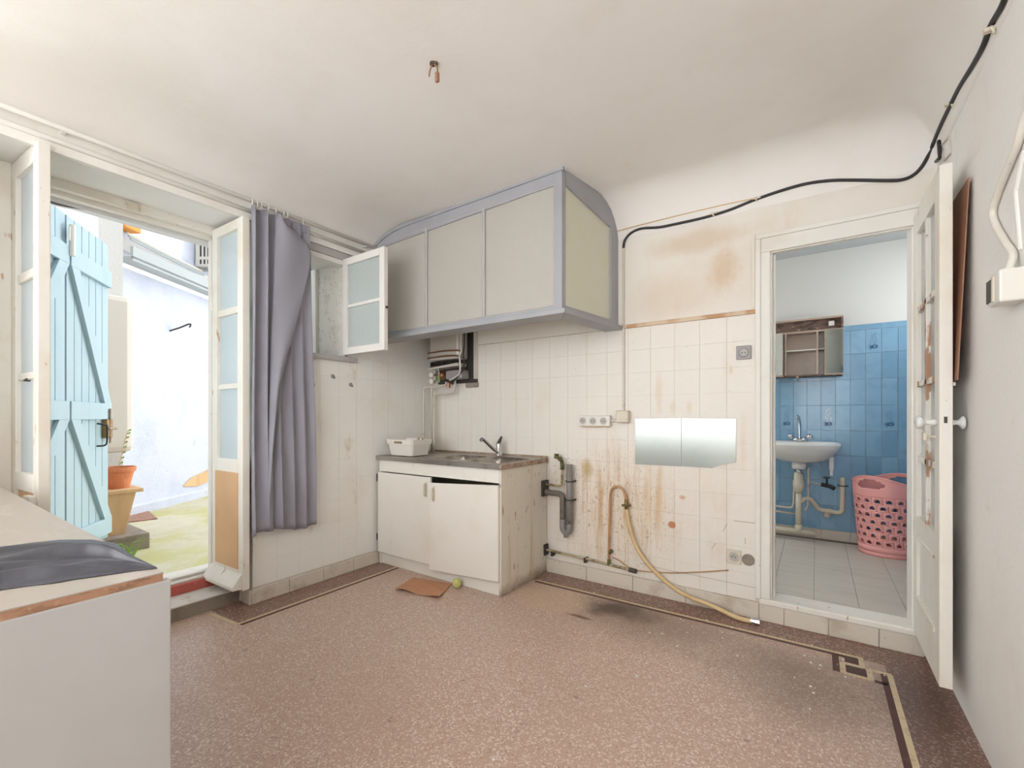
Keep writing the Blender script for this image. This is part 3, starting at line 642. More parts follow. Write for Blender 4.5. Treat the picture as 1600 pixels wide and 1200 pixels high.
# top rail follows the coved ceiling
def top_poly(y):
    pts = [(XL+.001, y, 2.44)]
    for i in range(11):
        x = XL+.001 + .42*(i/10)**1.5; pts.append((x, y, ceil_z(x, y)-.004))
    return pts + [(XC-.05, y, ceil_z(XC-.05, y)-.004), (XC-.05, y, pt), (XL+.05, y, pt-.035)]
pl = top_poly(YF)
part('top_rail', MB().prism(pl, (0,.03,0)), m_grey_wood, cb)
part('cornice_strip', MB().prism([(p[0], YF-.010, p[2]+.0) for p in pl[1:12]] + [(XC+.012, YF-.010, ceil_z(XC, YF)-.004), (XC+.012, YF-.010, ceil_z(XC, YF)-.022)] + [(p[0]+.006, YF-.010, p[2]-.022) for p in pl[1:12]][::-1], (0,.012,0)), m_grey_wood, cb)
part('bottom_rail', MB().box(XL+.001, XC-.05, YF, YF+.03, zb-.002, pb), m_grey_wood, cb, bev=.002)
part('corner_post', MB().box(XC-.052, XC, YF-.002, YF+.045, zb-.002, ceil_z(XC, YF)-.004), m_grey_wood, cb, bev=.003)
xm = [-2.335, -1.805]
for x in xm: part('beading', MB().box(x-.008, x+.008, YF-.004, YF+.026, pb, pt+.005), m_grey_mull, cb, bev=.004)
segs = [(XL+.004, xm[0]-.008), (xm[0]+.008, xm[1]-.008), (xm[1]+.008, XC-.052)]
for a, b in segs:
    part('pane', MB().box(a-.003, b+.003, YF+.010, YF+.015, pb-.006, pt+.006), m_frost, cb)
    fm = MB(); q = .004
    fm.box(a, b, YF-.001, YF+.009, pb, pb+q); fm.box(a, b, YF-.001, YF+.009, pt-q, pt); fm.box(b-q, b, YF-.001, YF+.009, pb+q, pt-q); fm.box(a, a+q, YF-.001, YF+.009, pb+q, pt-q)
    part('pane_beading', fm, m_grey_mull, cb)
# side: slightly skewed towards the wall
xs0, xs1 = XC, -1.125
def sx(y): return xs0 + (xs1-xs0)*(y-YF)/(YB-YF)
def sq(y, z, o=0.0): return Vector((sx(y)+o, y, z))
ya, yb_ = YF+.045, YB-.10
def sideplate(y0, y1, z0, z1, th_, o=0.0): return [sq(y0,z0,o-th_), sq(y0,z0,o), sq(y1,z0,o), sq(y1,z0,o-th_), sq(y0,z1,o-th_), sq(y0,z1,o), sq(y1,z1,o), sq(y1,z1,o-th_)]
part('side_bottom_rail', MB().hexa(sideplate(ya, YB-.002, zb-.002, pb, .03)), m_grey_wood, cb)
part('side_back_post', MB().prism([sq(yb_+.004, pb), sq(YB-.002, pb), sq(YB-.002, ceil_z(-1.2,YB-.012)-.01), sq(YB-.05, ceil_z(-1.2,YB-.05)-.004), sq(yb_+.004, ceil_z(-1.2,yb_)-.004)], (-.03,0,0)), m_grey_wood, cb)
ptop = [sq(ya, pt)] + [sq(yb_+.005, pt-.09), sq(yb_+.005, ceil_z(-1.2, yb_)-.004)] + [sq(y, ceil_z(-1.2, y)-.004) for y in (YB-.16, YB-.22, YB-.3)] + [sq(ya, ceil_z(-1.2, ya)-.004)]
part('side_top_rail', MB().prism(ptop, (-.03,0,0)), m_grey_wood, cb)
part('side_pane', MB().prism([sq(ya-.004, pb-.004, -.014), sq(yb_+.008, pb-.004, -.014), sq(yb_+.008, pt-.085, -.014), sq(ya-.004, pt+.006, -.014)], (-.005,0,0)), m_frost_y, cb, label='yellowed frosted side pane')
part('rim_board', MB().prism([(XL+.001, YF-.038, 1.776), (XC+.036, YF-.038, 1.776), (XC-.068, YF+.122, 1.776), (XL+.001, YF+.122, 1.776)], (0,0,.030)), m_grey_wood, cb, bev=.003)
part('rim_board', MB().prism([(XC+.0365, YF-.038, 1.776), (xs1+.029, YB-.001, 1.776), (xs1-.098, YB-.001, 1.776), (XC-.0675, YF+.122, 1.776)], (0,0,.030)), m_grey_wood, cb, bev=.003)

# ------------------------------------------------------------------ WATER HEATER (cover off) and its pipes
hx0, hx1 = -2.815, -2.37; yh = 2.80
ht = thing('water_heater', 'gas water heater with its cover off under the grey hood', 'water heater', (-2.6, 2.90, 1.42))
part('back_plate', MB().box(hx0, hx1, 2.925, YB+.001, 1.47, 2.12), m_dark, ht)
part('side_frame', MB().box(hx1-.012, hx1+.004, 2.90, YB, 1.50, 2.12), m_body, ht)
part('side_frame', MB().box(hx0, hx0+.012, 2.88, YB, 1.50, 2.12), m_body, ht)
part('heat_exchanger', MB().box(hx0+.02, hx1-.085, 2.79, 2.92, 1.665, 2.05), m_body, ht, bev=.02)
for z in (1.69, 1.735): part('exchanger_pipe', MB().tube(smooth_path([(hx0+.01,2.785,z),(-2.6,2.775,z+.004),(hx1-.075,2.785,z-.005),(hx1-.065,2.80,z-.02)]), .007), m_copper, ht, smooth=True)
bm_ = MB().box(hx0+.02, hx1-.15, 2.80, 2.90, 1.605, 1.62)
for i in range(14): bm_.box(hx0+.03+i*.019, hx0+.036+i*.019, 2.795, 2.90, 1.62, 1.655)
part('burner', bm_, m_dark, ht)
part('burner_tray', MB().hexa([(hx0,2.785,1.59),(hx1-.09,2.785,1.605),(hx1-.09,2.9,1.605),(hx0,2.9,1.59),(hx0,2.785,1.602),(hx1-.09,2.785,1.63),(hx1-.09,2.9,1.63),(hx0,2.9,1.602)]), m_body, ht)
part('gas_valve', MB().box(-2.62, hx1-.07, 2.81, 2.92, 1.50, 1.575), m_grey_pl, ht, bev=.012)
part('gas_valve', MB().lathe([(.035,0),(.04,.02),(.03,.05),(.015,.06)], (-2.68,2.86,1.54), 16, (0,-1,0)), m_copper, ht, smooth=True)
for z in (1.545, 1.485): part('knob', MB().lathe([(.012,0),(.012,.03),(.022,.035),(.022,.05),(.012,.055)], (-2.762,2.83,z), 16, (0,-1,0)), m_white_pl, ht, smooth=True, label='white knob')
part('flue_pipe', MB().tube(smooth_path([(hx1-.055,2.79,2.0),(hx1-.055,2.79,1.78),(hx1-.05,2.79,1.72),(hx1-.065,2.785,1.69),(hx1-.06,2.785,1.58),(hx1-.09,2.80,1.53),(-2.58,2.82,1.49)]), .008), m_body, ht, smooth=True)
part('sensor_wire', MB().tube(smooth_path([(-2.71,2.80,1.60),(-2.67,2.775,1.585),(-2.655,2.77,1.55),(-2.665,2.775,1.53)]), .003), m_white, ht, smooth=True)
part('green_tube', MB().tube([(-2.662,2.775,1.525),(-2.66,2.775,1.475)], .008), m_hgrn, ht, smooth=True)
part('thin_cable', MB().tube(smooth_path([(hx1-.03,2.80,2.0),(hx1-.03,2.80,1.78),(hx1-.04,2.80,1.70),(hx1-.03,2.80,1.62),(hx1-.05,2.80,1.56),(-2.5,2.81,1.50),(-2.56,2.83,1.455)]), .006), m_black, ht, smooth=True)
part('broken_bracket', MB().box(-2.50, hx1+.01, 2.93, YB+.001, 1.43, 1.475), m_cement, ht, bev=.01)
part('brass_union', MB().tube([(-2.60,2.83,1.47),(-2.60,2.83,1.43)], .016), m_copper, ht)
for (xa, col_, lab) in ((-2.835, m_pipe, 'tall white painted pipe touching the left edge of the water heater'),):
    single('supply_pipe', MB().tube([(xa,2.865,.868),(xa,2.865,2.1)], .010, 10), col_, lab, 'pipe', smooth=True)
single('supply_pipe', MB().tube(smooth_path([(-2.885,2.815,.868),(-2.885,2.815,1.38),(-2.88,2.815,1.425),(-2.85,2.82,1.445),(-2.74,2.83,1.44),(-2.64,2.835,1.455),(-2.60,2.80,1.47)]), .009, 10), m_pipe, 'white painted pipe bending over beneath the water heater', 'pipe', smooth=True)
single('supply_pipe', MB().tube(smooth_path([(-2.795,2.85,.868),(-2.795,2.85,1.33),(-2.79,2.85,1.365),(-2.75,2.85,1.38),(-2.60,2.86,1.385),(-2.56,2.86,1.42),(-2.55,2.86,1.49)]), .009, 10), m_pipe, 'white painted pipe with a low elbow beneath the water heater', 'pipe', smooth=True)

# ------------------------------------------------------------------ SINK UNIT
cx0, cx1, cy0, cy1, czt = -2.905, -1.69, 2.345, 2.93, .833
su = thing('sink_cabinet', 'white two-door sink cabinet with stained side', 'cabinet', ((cx0+cx1)/2, (cy0+cy1)/2, 0))
part('side_panel', MB().box(cx1-.018, cx1, cy0-.004, cy1, 0, czt), m_side, su, bev=.002, label='stained white side panel')
part('side_panel', MB().box(cx0, cx0+.018, cy0, cy1, .0, czt), m_laminate, su, bev=.002)
part('front_rail', MB().box(cx0+.018, cx1-.018, cy0-.004, cy0+.014, .742, czt), m_laminate, su, bev=.002)
part('plinth', MB().box(cx0+.05, cx1-.018, cy0+.012, cy0+.03, 0, .115), m_laminate, su, bev=.002)
part('carcass', MB().box(cx0+.018, cx1-.018, cy0+.03, cy1, .10, .118).box(cx0+.018, cx1-.018, cy1-.008, cy1, .118, .80), m_inside, su)
xmid = -2.31
d1 = part('door', MB().box(cx0+.004, xmid-.002, cy0-.022, cy0-.004, .098, .736), m_laminate, su, bev=.003)
d2m = MB().hexa([(xmid+.002,cy0-.042,.072),(cx1-.012,cy0-.024,.104),(cx1-.012,cy0-.006,.104),(xmid+.002,cy0-.024,.072),(xmid+.002,cy0-.042,.700),(cx1-.012,cy0-.024,.732),(cx1-.012,cy0-.006,.732),(xmid+.002,cy0-.024,.700)])
d2 = part('door', d2m, m_laminate, su, bev=.003, label='sagging white door')
def pull(par, x, y, z):
    q = MB(); q.tube([(x,y+.004,z-.045),(x,y-.022,z-.043),(x,y-.022,z+.043),(x,y+.004,z+.045)], .006, 8); part('handle', q, m_cream_pl, par, label='yellowed bow handle')
    part('handle_plate', MB().box(x-.012,x+.012,y-.003,y+.002,z-.055,z+.055), m_cream_pl, par)
pull(d1, xmid-.045, cy0-.022, .645); pull(d2, xmid+.05, cy0-.0405, .625)
part('hinge_plate', MB().box(cx0-.012, cx0+.002, cy0-.02, cy0+.0, .66, .72), m_dark, su); part('hinge_plate', MB().box(cx0-.012, cx0+.002, cy0-.02, cy0+.0, .19, .24), m_dark, su)
part('end_post', MB().box(cx0+.0, cx0+.045, cy0+.012, cy0+.03, 0, .1), m_laminate, su, bev=.002)

sk = thing('steel_sink', 'dirty steel draining sink with two bowls on the white cabinet', 'sink', ((cx0+cx1)/2, 2.63, .833))
X0, X1, Y0, Y1, ZT = -2.92, -1.682, 2.322, 2.935, .867
def rr(x, y, x0, x1, y0, y1, r):
    dx = max(x0+r-x, 0, x-(x1-r)); dy = max(y0+r-y, 0, y-(y1-r)); return r - math.hypot(dx, dy)   # >0 inside
def sinkz(u, v):
    x = X0+(X1-X0)*u; y = Y0+(Y1-Y0)*v
    d = 0.0
    for b, dep in (((-2.07,-1.73,2.40,2.78,.06), .15), ((-2.40,-2.11,2.42,2.76,.06), .12)):
        t_ = rr(x, y, *b)
        if t_ > 0: d = max(d, dep*min(1, (t_/.035))**.6)
    if d == 0 and x < -2.44: d = .003 + .003*math.sin((x+3)*110)*(1 if 2.4 < y < 2.85 and x > -2.86 else 0)
    if min(x-X0, X1-x, y-Y0, Y1-y) < .018: d = 0
    return Vector((x, y, ZT-d))
mb = MB().grid(sinkz, 150, 74); part('steel_top', mb, m_sink, sk, smooth=True)
part('front_edge', MB().box(X0, X1, Y0-.004, Y0+.012, .834, ZT+.0005), m_steel, sk, bev=.003)
part('side_edge', MB().box(X1-.010, X1+.006, Y0, Y1, .834, ZT+.0005), m_rust, sk, bev=.003, label='rusty end edge')
part('backsplash_lip', MB().box(X0, X1, Y1-.006, Y1+.01, .834, ZT+.012), m_rust, sk, bev=.003)
fx, fy = -2.085, 2.855
fa = thing('kitchen_tap', 'chrome mixer tap on the steel sink', 'tap', (fx, fy, ZT))
part('tap_body', MB().lathe([(.028,0),(.028,.008),(.022,.014),(.022,.095),(.018,.105)], (fx,fy,ZT), 18), m_chrome, fa, smooth=True)
part('spout', MB().tube(smooth_path([(fx,fy-.012,ZT+.028),(fx-.02,fy-.05,ZT+.06),(fx-.055,fy-.12,ZT+.13),(fx-.062,fy-.135,ZT+.138),(fx-.068,fy-.15,ZT+.125)]), [.014]*18+[.012]*7 if False else .0125, 10), m_chrome, fa, smooth=True)
part('lever', MB().tube([(fx,fy,ZT+.10),(fx+.006,fy+.006,ZT+.122),(fx+.02,fy+.012,ZT+.155)], [.016,.013,.007], 10), m_dark, fa, smooth=True)

# white basket with kitchen odds and ends, standing on the sink
bk = thing('storage_basket', 'white plastic storage basket on the steel sink top', 'basket', (-2.72, 2.50, ZT))
bx, by = -2.725, 2.50
def rect_loop(hx, hy, r, z, n=5):
    out = []
    for cxs, cys, a0 in ((1,1,0),(-1,1,90),(-1,-1,180),(1,-1,270)):
        for i in range(n+1):
            a_ = math.radians(a0+90*i/n); out.append(Vector((bx+cxs*(hx-r)+r*math.cos(a_), by+cys*(hy-r)+r*math.sin(a_), z)))
    return out
lv = [(.118,.088,.02,ZT+.001),(.125,.095,.025,ZT+.004),(.142,.110,.03,ZT+.090),(.150,.118,.03,ZT+.092),(.154,.122,.03,ZT+.130),(.149,.117,.03,ZT+.130),(.138,.106,.03,ZT+.088),(.122,.092,.02,ZT+.008)]
loops = [rect_loop(*q) for q in lv]; n = len(loops[0]); mb = MB()
mb.add([p for l in loops for p in l], [(i*n+j, i*n+(j+1) % n, (i+1)*n+(j+1) % n, (i+1)*n+j) for i in range(len(loops)-1) for j in range(n)] + [tuple(range(n))[::-1], tuple((len(loops)-1)*n+j for j in range(n))])
part('tub', mb, m_box, bk, smooth=False)
part('grip_hole', MB().box(bx-.045, bx+.045, by-.1235, by-.114, ZT+.100, ZT+.118), m_pipe_d, bk, bev=.004)
mb = MB()
for i in range(9):
    a_ = .3+i*.33; mb.tube([(bx+.05+.04*math.cos(a_*2), by+.02+.05*math.sin(a_), ZT+.06), (bx+.09+.035*math.cos(a_*3), by+.05*math.sin(a_*2)+.02, ZT+.125+.02*math.sin(a_*4))], .005, 6)
single('utensils', mb, m_kindling, 'loose utensils heaped in the white storage basket', 'utensils')

# ------------------------------------------------------------------ WALL: drain, pipes, hose, sockets, mirror
yw = YB
tp = thing('drain_trap', 'grey plastic drain standpipe with bottle trap on the stained wall', 'drain pipe', (-1.49, 2.90, .31))
yd = yw-.055
part('standpipe', MB().tube([(-1.475,yd,.832),(-1.475,yd,.40)], .0225, 14), m_pvc, tp, smooth=True)
part('u_bend', MB().tube([Vector((-1.475,yd,.43))]+[Vector((-1.503+.028*math.cos(t_), yd, .375+.04*math.sin(t_)*-1)) for t_ in [math.pi*i/10 for i in range(11)]]+[Vector((-1.531,yd,.43))], .0225, 14), m_pvc, tp, smooth=True)
part('inlet_pipe', MB().tube(smooth_path([(-1.531,yd,.43),(-1.531,yd,.56),(-1.535,yd,.595),(-1.56,yd,.61),(-1.62,yd,.612),(-1.688,yd,.616)]), .021, 12), m_pvc_d, tp, smooth=True)
part('clean_out', MB().tube([(-1.503,yd,.345),(-1.503,yd,.30)], .018, 12), m_pvc, tp)
for z in (.71, .575): part('clamp', MB().ring((-1.475,yd,z), .025, .005, (0,0,1), 16, 6).box(-1.505,-1.498,yd-.004,yd+.05,z-.006,z+.006).box(-1.452,-1.445,yd-.004,yd+.05,z-.006,z+.006), m_dark, tp)
single('pipe_collar', MB().box(-1.692,-1.672,yd-.04,yd+.04,.585,.70), m_dark, 'dark cut-out plate where the drain leaves the sink cabinet', 'plate')
tpp = thing('corroded_tap', 'corroded green tap on a thin pipe beside the grey standpipe', 'tap', (-1.55, 2.91, .66))
part('riser_pipe', MB().tube(smooth_path([(-1.688,yw-.05,.672),(-1.58,yw-.05,.668),(-1.548,yw-.05,.675),(-1.54,yw-.05,.70),(-1.54,yw-.045,.80)]), .009, 8), m_pipe_d, tpp, smooth=True)
part('tap_body', MB().tube([(-1.54,yw-.045,.79),(-1.542,yw-.045,.85)], .014, 10).tube([(-1.542,yw-.045,.845),(-1.56,yw-.06,.875),(-1.59,yw-.075,.885)], .011, 8).ball((-1.555,yw-.05,.868), .018, 10, 6), m_verd, tpp, smooth=True)
part('tap_handle', MB().box(-1.60,-1.565,yw-.06,yw-.045,.885,.905).tube([(-1.575,yw-.05,.87),(-1.582,yw-.05,.90)], .007), m_verd, tpp, bev=.003)
# low pipe along the skirting
lp = thing('floor_pipe', 'grimy pipe running low along the back skirting', 'pipe', (-1.3, 2.92, .12))
part('pipe', MB().tube(smooth_path([(-1.688,yw-.035,.175),(-1.45,yw-.035,.165),(-1.30,yw-.03,.160),(-1.16,yw-.03,.152),(-1.02,yw-.03,.146)]), .0095, 8), m_pipe_d, lp, smooth=True)
part('end_cap', MB().tube([(-1.04,yw-.03,.147),(-.99,yw-.03,.144)], .015, 10), m_dark, lp)
for x in (-1.63, -1.36): part('pipe_clip', MB().box(x-.008,x+.008,yw-.045,yw,.135,.17), m_dark, lp)
part('wall_plate', MB().box(-1.692,-1.676,yw-.06,yw-.01,.135,.215), m_dark, lp)
# riser with swan neck, tap and hose
sn = thing('swan_neck_pipe', 'tan riser pipe with a swan-neck top', 'pipe', (-1.17, 2.92, .20))
part('riser', MB().tube(smooth_path([(-1.185,yw-.03,.155),(-1.182,yw-.03,.30),(-1.178,yw-.03,.50),(-1.172,yw-.03,.64),(-1.155,yw-.03,.685),(-1.12,yw-.03,.70),(-1.085,yw-.03,.685),(-1.066,yw-.03,.64),(-1.06,yw-.03,.61)]), .0085, 8), m_tan_pipe, sn, smooth=True)
part('tee', MB().tube([(-1.18,yw-.03,.235),(-1.16,yw-.03,.255)], .012), m_verd, sn); part('tee', MB().tube([(-1.184,yw-.03,.15),(-1.183,yw-.03,.19)], .012), m_verd, sn)
ht_ = thing('hose_tap', 'small brass stop tap between swan-neck pipe and hose', 'tap', (-1.06, 2.91, .55))
part('tap_body', MB().tube([(-1.06,yw-.03,.62),(-1.058,yw-.03,.55)], .012, 10).tube([(-1.059,yw-.03,.585),(-1.03,yw-.035,.582)], .010, 8), m_brass, ht_, smooth=True)
part('tap_handle', MB().box(-1.075,-1.03,yw-.075,yw-.065,.577,.592).tube([(-1.058,yw-.03,.585),(-1.058,yw-.072,.585)], .006), m_verd, ht_)
hp = [ony(*p, YB-.04) for p in ((981,790),(984,825),(996,858),(1020,890),(1052,918))] 
hpts = [Vector((-1.058,yw-.03,.553))] + hp[1:] + [ony(1080,934,YB-.055), ony(1110,945.5,YB-.075), Vector((-.38,yw-.09,.016)), Vector((-.30,yw-.095,.016))]
hs = thing('water_hose', 'yellowed rubber hose hanging down to the floor', 'hose', (-.75, 2.88, 0))
part('tube', MB().tube(smooth_path(hpts, 8), .0135, 10), m_hose, hs, smooth=True)
part('coupling', MB().lathe([(.015,0),(.015,.02),(.019,.022),(.019,.045),(.014,.045)], (-.305,yw-.095,.019), 8, (1,0,0)), m_chrome, hs)
single('loose_wire', MB().tube(smooth_path([ony(*p, YB-.006) for p in ((957,871),(968,876),(985,888),(1010,893),(1050,895),(1090,894),(1138,891))]), .004, 6), m_tan_pipe, 'thin bent wire stretched across the tiles behind the hose', 'wire', smooth=True)

m_recess_shade = M('recess_shade_grey', S(176,172,166), .5)
def round_outlet(par, x, y, z, r, pin=True, mat=m_white_pl):
    part('outlet_rim', MB().ring((x,y-.0005,z), r, .0032, (0,1,0), 22, 6), mat, par, smooth=True)
    part('outlet_shade_disc', MB().lathe([(r*.93,-.001),(r*.93,.0012),(r*.9,.0013)], (x,y,z), 20, (0,-1,0)), m_recess_shade, par)  # raised disc, greyed to stand in for shade inside the recess
    for dx in (-.0085,.0085): part('contact_hole', MB().lathe([(.0034,0),(.0034,.0022)], (x+dx,y,z-.001), 8, (0,-1,0)), m_black, par)
    if pin: part('earth_pin', MB().lathe([(.003,0),(.003,.009)], (x,y,z+.010), 8, (0,-1,0)), m_chrome, par)
ts = thing('triple_socket', 'white triple power socket block on the tiles', 'socket', (-1.29, 2.92, 1.11))
part('housing', MB().box(-1.408,-1.172,yw-.045,yw,1.112,1.188), m_white_pl, ts, bev=.006)
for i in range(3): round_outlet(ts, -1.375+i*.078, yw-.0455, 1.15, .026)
part('tape_strip', MB().box(-1.395,-1.19,yw-.012,yw,1.104,1.113), m_hose, ts)
jb = thing('junction_box', 'square painted junction box below the cable conduit', 'junction box', (-1.08, 2.92, 1.14))
part('housing', MB().box(-1.128,-1.04,yw-.05,yw,1.138,1.222), m_cream_pl, jb, bev=.008)
part('stub_cable', MB().tube([(-1.175,yw-.02,1.155),(-1.125,yw-.02,1.158)], .006).tube([(-1.175,yw-.02,1.147),(-1.125,yw-.02,1.149)], .004), m_cream_pl, jb)
single('cable_conduit', MB().box(-1.094,-1.078,yw-.012,yw,1.22,1.80).box(-1.094,-1.078,yw-.016,yw,1.79,2.335), m_pipe, 'thin painted conduit running up from the junction box', 'conduit', bev=.003)
gs = thing('grey_socket', 'grey single power socket beside the door casing', 'socket', (-.35, 2.93, 1.52))
part('plate', MB().box(-.391,-.311,yw-.012,yw,1.519,1.600), m_grey_pl, gs, bev=.004)
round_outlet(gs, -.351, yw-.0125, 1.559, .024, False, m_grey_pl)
ls = thing('white_socket', 'dirty white power socket low on the wall beside a hole', 'socket', (-.40, 2.93, .30))
part('plate', MB().box(-.445,-.364,yw-.010,yw,.298,.382), m_cream_pl, ls, bev=.004)
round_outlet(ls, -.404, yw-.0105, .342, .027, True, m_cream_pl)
part('open_back_box', MB().lathe([(.034,-.002),(.034,.004),(.030,.004),(.030,.0005),(.001,.0005)], (-.328,yw-.001,.335), 20, (0,-1,0)), m_cement, ls, label='open round wall box')

mr = thing('wall_mirror', 'low tarnished mirror of two sheets with a broken corner', 'mirror', (-.70, 2.94, .86))
ym = YB-.006
def sheet(pts): return MB().prism([(p.x, ym, p.z) for p in pts], (0,.006,0))
q = lambda x, y: ony(x, y, YB)
part('mirror_sheet', sheet([q(993,654), q(1064.6,653.5), q(1064.6,728.5), q(993,725)]), m_mirror, mr)
part('mirror_sheet', sheet([q(1065.4,653.5), q(1150,654), q(1150,722), q(1128,726), q(1112,731), q(1065.4,728.5)]), m_mirror, mr)

# black cable along the cove
cpts = [ony(*p, YB-.012) for p in ((974,388),(976,376),(986,364),(1003,357),(1030,355))]
def cove_pt(px, py):
    # march along the ray until it meets the coved ceiling or a wall
    d = ray(px, py); k = .3
    while k < 6:
        p = CAM+d*k
        if p.z > ceil_z(p.x, p.y)-.012 or p.y > YB-.012 or p.x > XR-.012: return p
        k += .004
    return p
cpts += [cove_pt(*p) for p in ((1060,349),(1100,340),(1140,328),(1180,312),(1220,298),(1260,287),(1300,282),(1340,281.5),(1380,282),(1408,281),(1428,273),(1444,255),(1458,225),(1470,196),(1486,163),(1500,135),(1520,102),(1536,72),(1548,40),(1566,8),(1580,-30),(1605,-90))]
single('black_cable', MB().tube(smooth_path(cpts, 4), .0085, 8), m_black, 'black electric cable looping along the cove above the bathroom door', 'cable', smooth=True)
for i, (px, py) in enumerate(((1115,335),(1182,311),(1487,163),(1551,47))):
    c = cove_pt(px, py); single('cable_clip', MB().ring(c, .012, .004, (1,-.3,.3), 10, 6).box(c.x-.02,c.x+.022,c.y-.005,c.y+.013,c.z+.0,c.z+.012), m_cream_pl, ('painted clip on the black cable over the brown wall stain', 'painted clip on the black cable between wall stain and door casing', 'long torn clip on the black cable above the hatch outline', 'painted clip on the black cable farthest along the right wall')[i], 'cable clip', group='clips on the black cable')
single('cable_stub', MB().tube([cove_pt(1467,220), cove_pt(1469,245), cove_pt(1463,252)], .008, 8), m_black, 'short black cable end in the corner above the open door', 'cable', smooth=True)
mb = MB(); a = [onx(*p, XR-.004) for p in ((1470,228),(1483,214),(1485,240),(1474,252))]
for i in range(4): mb.bar(a[i], a[(i+1) % 4], .006, .006, (1,0,0))
single('hatch_outline', mb, m_pipe, 'small painted hatch outline high on the right wall', 'hatch')

single('thin_wall_wire', MB().tube(smooth_path([cove_pt(*p) for p in ((962,362),(990,354),(1030,344),(1066,335),(1100,327),(1140,318),(1184,309))], 4), .0035, 6), m_hose, 'thin tan wire stretched above the black cable', 'wire', smooth=True)
crk = M('dark_crack', S(150,124,100), .9)
def crack(pts, wd=.0022, y=None):
    Q = [ony(a, b, YB) for a, b in pts]; m_ = MB()
    for a, b in zip(Q, Q[1:]): m_.bar((a.x,YB-.0004,a.z), (b.x,YB-.0004,b.z), .0012, wd, (0,0,1))
    part('crack', m_, crk, wall_back)
crack([(1147,814),(1165,816),(1186,818)]); crack([(1186,818),(1185.5,862)]); crack([(1130,830),(1136,818)]); crack([(1164,840),(1165,850)]); crack([(1112,858),(1118,849)])
crack([(1000,880),(1040,890),(1100,902),(1188,920)], .0015)
# ceiling hook with wires
hk = onz(676, 97, ZC); hz = ceil_z(hk.x, hk.y)
hh = thing('ceiling_hook', 'rusty ceiling hook with bare lamp wires', 'hook', (hk.x, hk.y, hz-.07))
part('stub', MB().tube([(hk.x,hk.y,hz+.01),(hk.x,hk.y,hz-.012)], .012, 8).ball((hk.x+.012,hk.y+.006,hz-.006), .009, 8, 6), m_rotwood, hh)
part('wire', MB().tube(smooth_path([(hk.x,hk.y,hz-.005),(hk.x-.012,hk.y-.003,hz-.03),(hk.x-.016,hk.y-.004,hz-.055)]), .003, 6), m_brown, hh)
part('wire', MB().tube(smooth_path([(hk.x+.004,hk.y,hz-.006),(hk.x+.018,hk.y+.008,hz-.025),(hk.x+.02,hk.y+.009,hz-.05)]), .003, 6), m_brass, hh)
part('terminal_block', MB().box(hk.x+.010,hk.x+.026,hk.y+.001,hk.y+.015,hz-.085,hz-.045), m_brown, hh, bev=.003)
# hooks on the left wall
for px, py, lab in ((520,588,'highest of the grey oval coat hooks under the small window'),(548,601,'grey oval coat hook under the hinged side of the window'),(488,600,'grey oval coat hook half behind the curtain edge')):
    c = onx(px, py, XL)
    hk2 = thing('coat_hook', lab, 'coat hook', (c.x, c.y, c.z-.02), group='grey oval coat hooks under the window')
    part('plate', MB().lathe([(.016,0),(.016,.004),(.012,.008)], (c.x-.001,c.y,c.z), 14, (1,0,0)), m_grey_pl, hk2)
    part('peg', MB().tube([(c.x+.004,c.y,c.z-.004),(c.x+.022,c.y,c.z-.016),(c.x+.026,c.y,c.z-.006)], .005, 8), m_grey_pl, hk2, smooth=True)

# things on the floor
cc = [onz(*p, .004) for p in ((617,922),(645,902),(706,912),(686,935))]
def cardf(u, v):
    a_ = cc[0].lerp(cc[3], v); b_ = cc[1].lerp(cc[2], v); p = a_.lerp(b_, u); e = .010*((1-u)**3)*(1+math.sin(v*9)*.4) + .006*math.sin(v*7)*(1-u); p.z = .003+max(0, e); return p
single('cardboard_sheet', MB().grid(cardf, 14, 14), m_card, 'torn brown cardboard sheet on the floor before the sink cabinet', 'cardboard', solid=.004)
bp = onz(714, 918); r = .031
mb = MB().ball((bp.x, bp.y, r), r, 20, 14)
tb = thing('tennis_ball', 'yellow tennis ball beside the cardboard sheet', 'ball', (bp.x, bp.y, 0))
part('felt', mb, m_ball, tb, smooth=True)
part('seam', MB().tube([(bp.x+r*1.0*math.cos(t_)*math.cos(.75*math.sin(2*t_)), bp.y+r*1.0*math.sin(t_)*math.cos(.75*math.sin(2*t_)), r+r*1.0*math.sin(.75*math.sin(2*t_))) for t_ in [2*math.pi*i/40 for i in range(41)]], .0012, 5), m_cream_pl, tb)
rd = random.Random(3); mb = MB()
for i in range(90):
    x = rd.choice([rd.uniform(-2.6,.3), rd.uniform(-1.3,.2)]); y = rd.choice([rd.uniform(2.2,2.92), rd.uniform(1.2,2.9)])
    if (x < -1.6 and y > 2.3) or (y > 2.78 and x > -1.15): continue
    s_ = rd.uniform(.002,.005); mb.box(x-s_,x+s_,y-s_*.7,y+s_*.7,0,s_*.7)
single('floor_debris', mb, m_white, 'tiny paint flakes scattered over the terrazzo', 'debris', kind='stuff')

